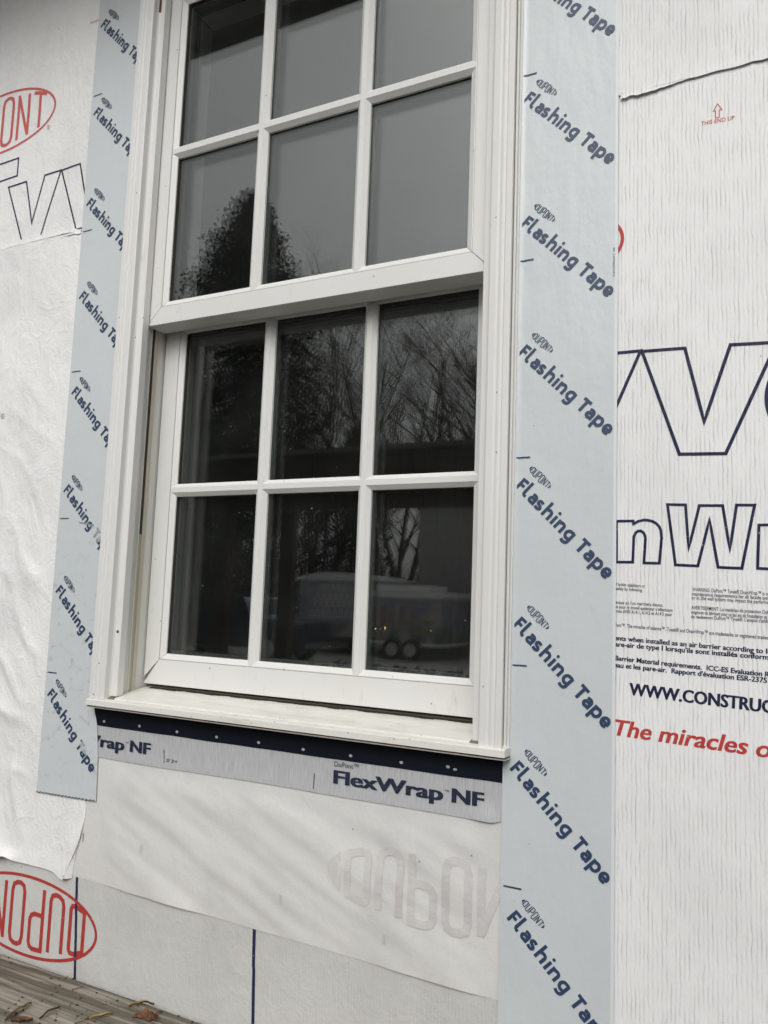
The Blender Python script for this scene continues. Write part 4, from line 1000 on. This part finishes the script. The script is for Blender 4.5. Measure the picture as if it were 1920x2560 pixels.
# dark blue pickup
su = empty('pickup_truck', (-12.6, -15.0, -0.5), 'dark blue pickup truck mirrored in the lower left pane', 'truck')
paint = mat('dark_blue_paint', (0.012, 0.02, 0.045), 0.2, 0.3)
mb = MB(); PB = [(-15.6, -0.05), (-15.6, 0.45), (-14.2, 0.62), (-13.6, 1.18), (-12.6, 1.24), (-12.0, 1.18), (-11.75, 0.66), (-10.3, 0.60), (-10.2, 0.05), (-10.5, -0.12), (-15.4, -0.15)]
mb.loft([[(x, -17.9, z) for x, z in PB], [(x, -16.15, z) for x, z in PB]]); mb.build('body', paint, su, bevel=0.05)
mb = MB(); mb.add([(-13.95, -16.14, 0.66), (-13.5, -16.14, 1.10), (-12.75, -16.14, 1.13), (-12.75, -16.14, 0.68)], [(0, 3, 2, 1)]); mb.add([(-12.65, -16.14, 0.68), (-12.65, -16.14, 1.13), (-12.1, -16.14, 1.08), (-11.9, -16.14, 0.70)], [(0, 3, 2, 1)]); mb.build('side_window', mat('dark_glass', (0.02, 0.03, 0.035), 0.05), su)
for x in (-14.7, -11.1):
    for y in (-16.2, -17.85): wheel(su, (x, y, -0.13), 0.37, 0.24)

# trees
barkm = mat('tree_bark', (0.055, 0.047, 0.038), 0.9)
def branch(mb, p, d, L, r, lev, maxlev, rg, up):
    n = 4 if lev < 3 else 3; pts = [Vector(p)]; dd = Vector(d).normalized()
    for k in range(n):
        dd = (dd + Vector((rg.gauss(0, .13), rg.gauss(0, .13), rg.gauss(0, .09) + up))).normalized(); pts.append(pts[-1] + dd * L / n)
    rads = [r * (1 - 0.72 * k / n) for k in range(n + 1)]
    mb.tube(pts, rads, 5 if lev == 0 else (4 if lev == 1 else 3))
    if lev < maxlev:
        cnt = (5, 6, 6, 4)[lev]
        for k in range(cnt):
            t = rg.uniform(0.28, 1.0) if lev else rg.uniform(0.30, 1.0)
            s = min(n - 1, int(t * n)); q = pts[s].lerp(pts[s+1], t * n - s); dl = (pts[s+1] - pts[s]).normalized()
            ang = rg.uniform(0.35, 0.8); az = rg.uniform(0, 6.283); o = dl.orthogonal().normalized(); o2 = dl.cross(o)
            nd = dl * math.cos(ang) + (o * math.cos(az) + o2 * math.sin(az)) * math.sin(ang)
            branch(mb, q, nd, L * rg.uniform(0.42, 0.66), max(0.006, rads[s] * rg.uniform(0.4, 0.6)), lev + 1, maxlev, rg, up * 1.2)
protos = []
def bare_tree(x, y, H, stems, seed, label):
    rg = random.Random(seed); root = empty('bare_tree', (x, y, -0.5), label, 'tree', 'bare trees across the yard')
    tb = MB(); bb = MB()
    for s in range(stems):
        a = 6.283 * s / stems + rg.random(); lean = 0.10 + 0.20 * rg.random() if stems > 1 else 0.04
        d = Vector((math.cos(a) * lean, math.sin(a) * lean, 1)).normalized()
        pts = [Vector((x + 0.12 * math.cos(a), y + 0.12 * math.sin(a), -0.5))]; dd = d.copy(); n = 6
        for k in range(n): dd = (dd + Vector((rg.gauss(0, .05), rg.gauss(0, .05), .03))).normalized(); pts.append(pts[-1] + dd * H * 0.8 / n)
        r0 = 0.15 if stems > 1 else 0.2; rads = [r0 * (1 - 0.8 * k / n) for k in range(n + 1)]
        tb.tube(pts, rads, 6)
        for k in range(11):
            t = rg.uniform(0.25, 1.0); sg = min(n - 1, int(t * n)); q = pts[sg].lerp(pts[sg+1], t * n - sg); az = rg.uniform(0, 6.283); an = rg.uniform(0.4, 0.9)
            nd = Vector((math.cos(az) * math.sin(an), math.sin(az) * math.sin(an), math.cos(an)))
            branch(bb, q, nd, H * rg.uniform(0.22, 0.36) * (1.2 - 0.5 * t), max(0.014, rads[sg] * 0.5), 1, 3, rg, 0.05)
    tb.build('trunk', barkm, root); bb.build('branches', barkm, root)
def conifer(x, y, H, Rb, seed, label, n=210, k_=1.0, pw=0.80):
    rg = random.Random(seed); root = empty('conifer', (x, y, -0.5), label, 'tree', 'evergreens across the yard')
    mb = MB(); mb.tube([(x, y, -0.5), (x, y, H - 0.6)], [0.22, 0.02], 7); mb.build('trunk', barkm, root)
    cr = MB()
    for k in range(n):
        t = (k + rg.random()) / n; z = 0.6 + (H - 0.9) * t ** 0.9; rr = min(Rb * 0.58, Rb * (1 - t) ** pw) * rg.uniform(0.78, 1.08) + 0.04; az = rg.uniform(0, 6.283)
        tip = Vector((x + rr * math.cos(az), y + rr * math.sin(az), z + 0.25 * rr)); base = Vector((x, y, z))
        for s in range(36):
            q = base.lerp(tip, rg.uniform(0.0, 1.0) ** 0.6) + Vector((rg.gauss(0, .12), rg.gauss(0, .12), rg.gauss(0, .12))) * k_
            a = Vector((rg.gauss(0, 1), rg.gauss(0, 1), rg.gauss(.3, 1))).normalized(); c = a.cross(Vector((rg.gauss(0, 1), rg.gauss(0, 1), rg.gauss(0, 1)))).normalized()
            l = rg.uniform(0.06, 0.14) * k_; w = l * 0.34
            cr.add([q, q + a*l*0.6 + c*w, q + a*l*1.3, q + a*l*0.6 - c*w], [(0, 1, 2, 3)])
    fm = mat('evergreen_leaf', (0.022, 0.042, 0.024), 0.7)
    cr.build('crown', fm, root)
conifer(-19.85, -25.6, 18.6, 6.6, 3, 'tall pointed evergreen mirrored in the upper left panes', 1500, 1.5, 0.76)
conifer(-16.8, -19.5, 7.6, 3.4, 5, 'broad dark evergreen behind the pickup, mirrored in the lower left pane', 420)
conifer(-15.2, -27.5, 8.4, 3.0, 8, 'evergreen behind the box truck, mirrored low in the middle pane', 420)
BT = [(-16.4, -26.8, 15.0, 5, 'multi stemmed bare tree mirrored in the lower middle pane'), (-12.9, -28.6, 14.5, 3, 'bare tree mirrored in the left part of the lower right pane'), (-18.6, -25.0, 13.5, 2, 'bare tree beside the tall evergreen'),
      (-14.7, -30.5, 15.5, 3, 'bare tree far back between the middle and right panes'), (-10.2, -31.2, 15.0, 3, 'bare tree mirrored at the right edge of the lower right pane'), (-21.5, -27.0, 14.5, 2, 'two stemmed bare tree behind the pickup'),
      (-11.6, -33.5, 15.5, 4, 'bare tree behind the outbuilding roof'), (-17.8, -31.5, 15.0, 2, 'two stemmed bare tree behind the box truck')]
for k, (x, y, H, s, lab) in enumerate(BT): bare_tree(x, y, H, s, 40 + k, lab)
# far woodland edge
mb = MB(); rg = random.Random(99)
for k in range(9000):
    a = rg.uniform(-70, 50); z = abs(rg.gauss(0, 1)) * 2.2; p = Vector((a, -48 + rg.gauss(0, 2.5), -0.5 + z)); u = Vector((rg.gauss(0, 1), rg.gauss(0, 1), rg.gauss(0, 1))).normalized(); v = u.orthogonal().normalized(); l = rg.uniform(0.3, 0.9)
    mb.add([p, p + u*l*0.5 + v*l*.3, p + u*l, p + u*l*0.5 - v*l*.3], [(0, 1, 2, 3)])
tag(mb.build('woodland', mat('woodland_leaf', (0.035, 0.04, 0.026), 0.9)), 'far dark woodland edge across the yard', 'woodland', kind='stuff')
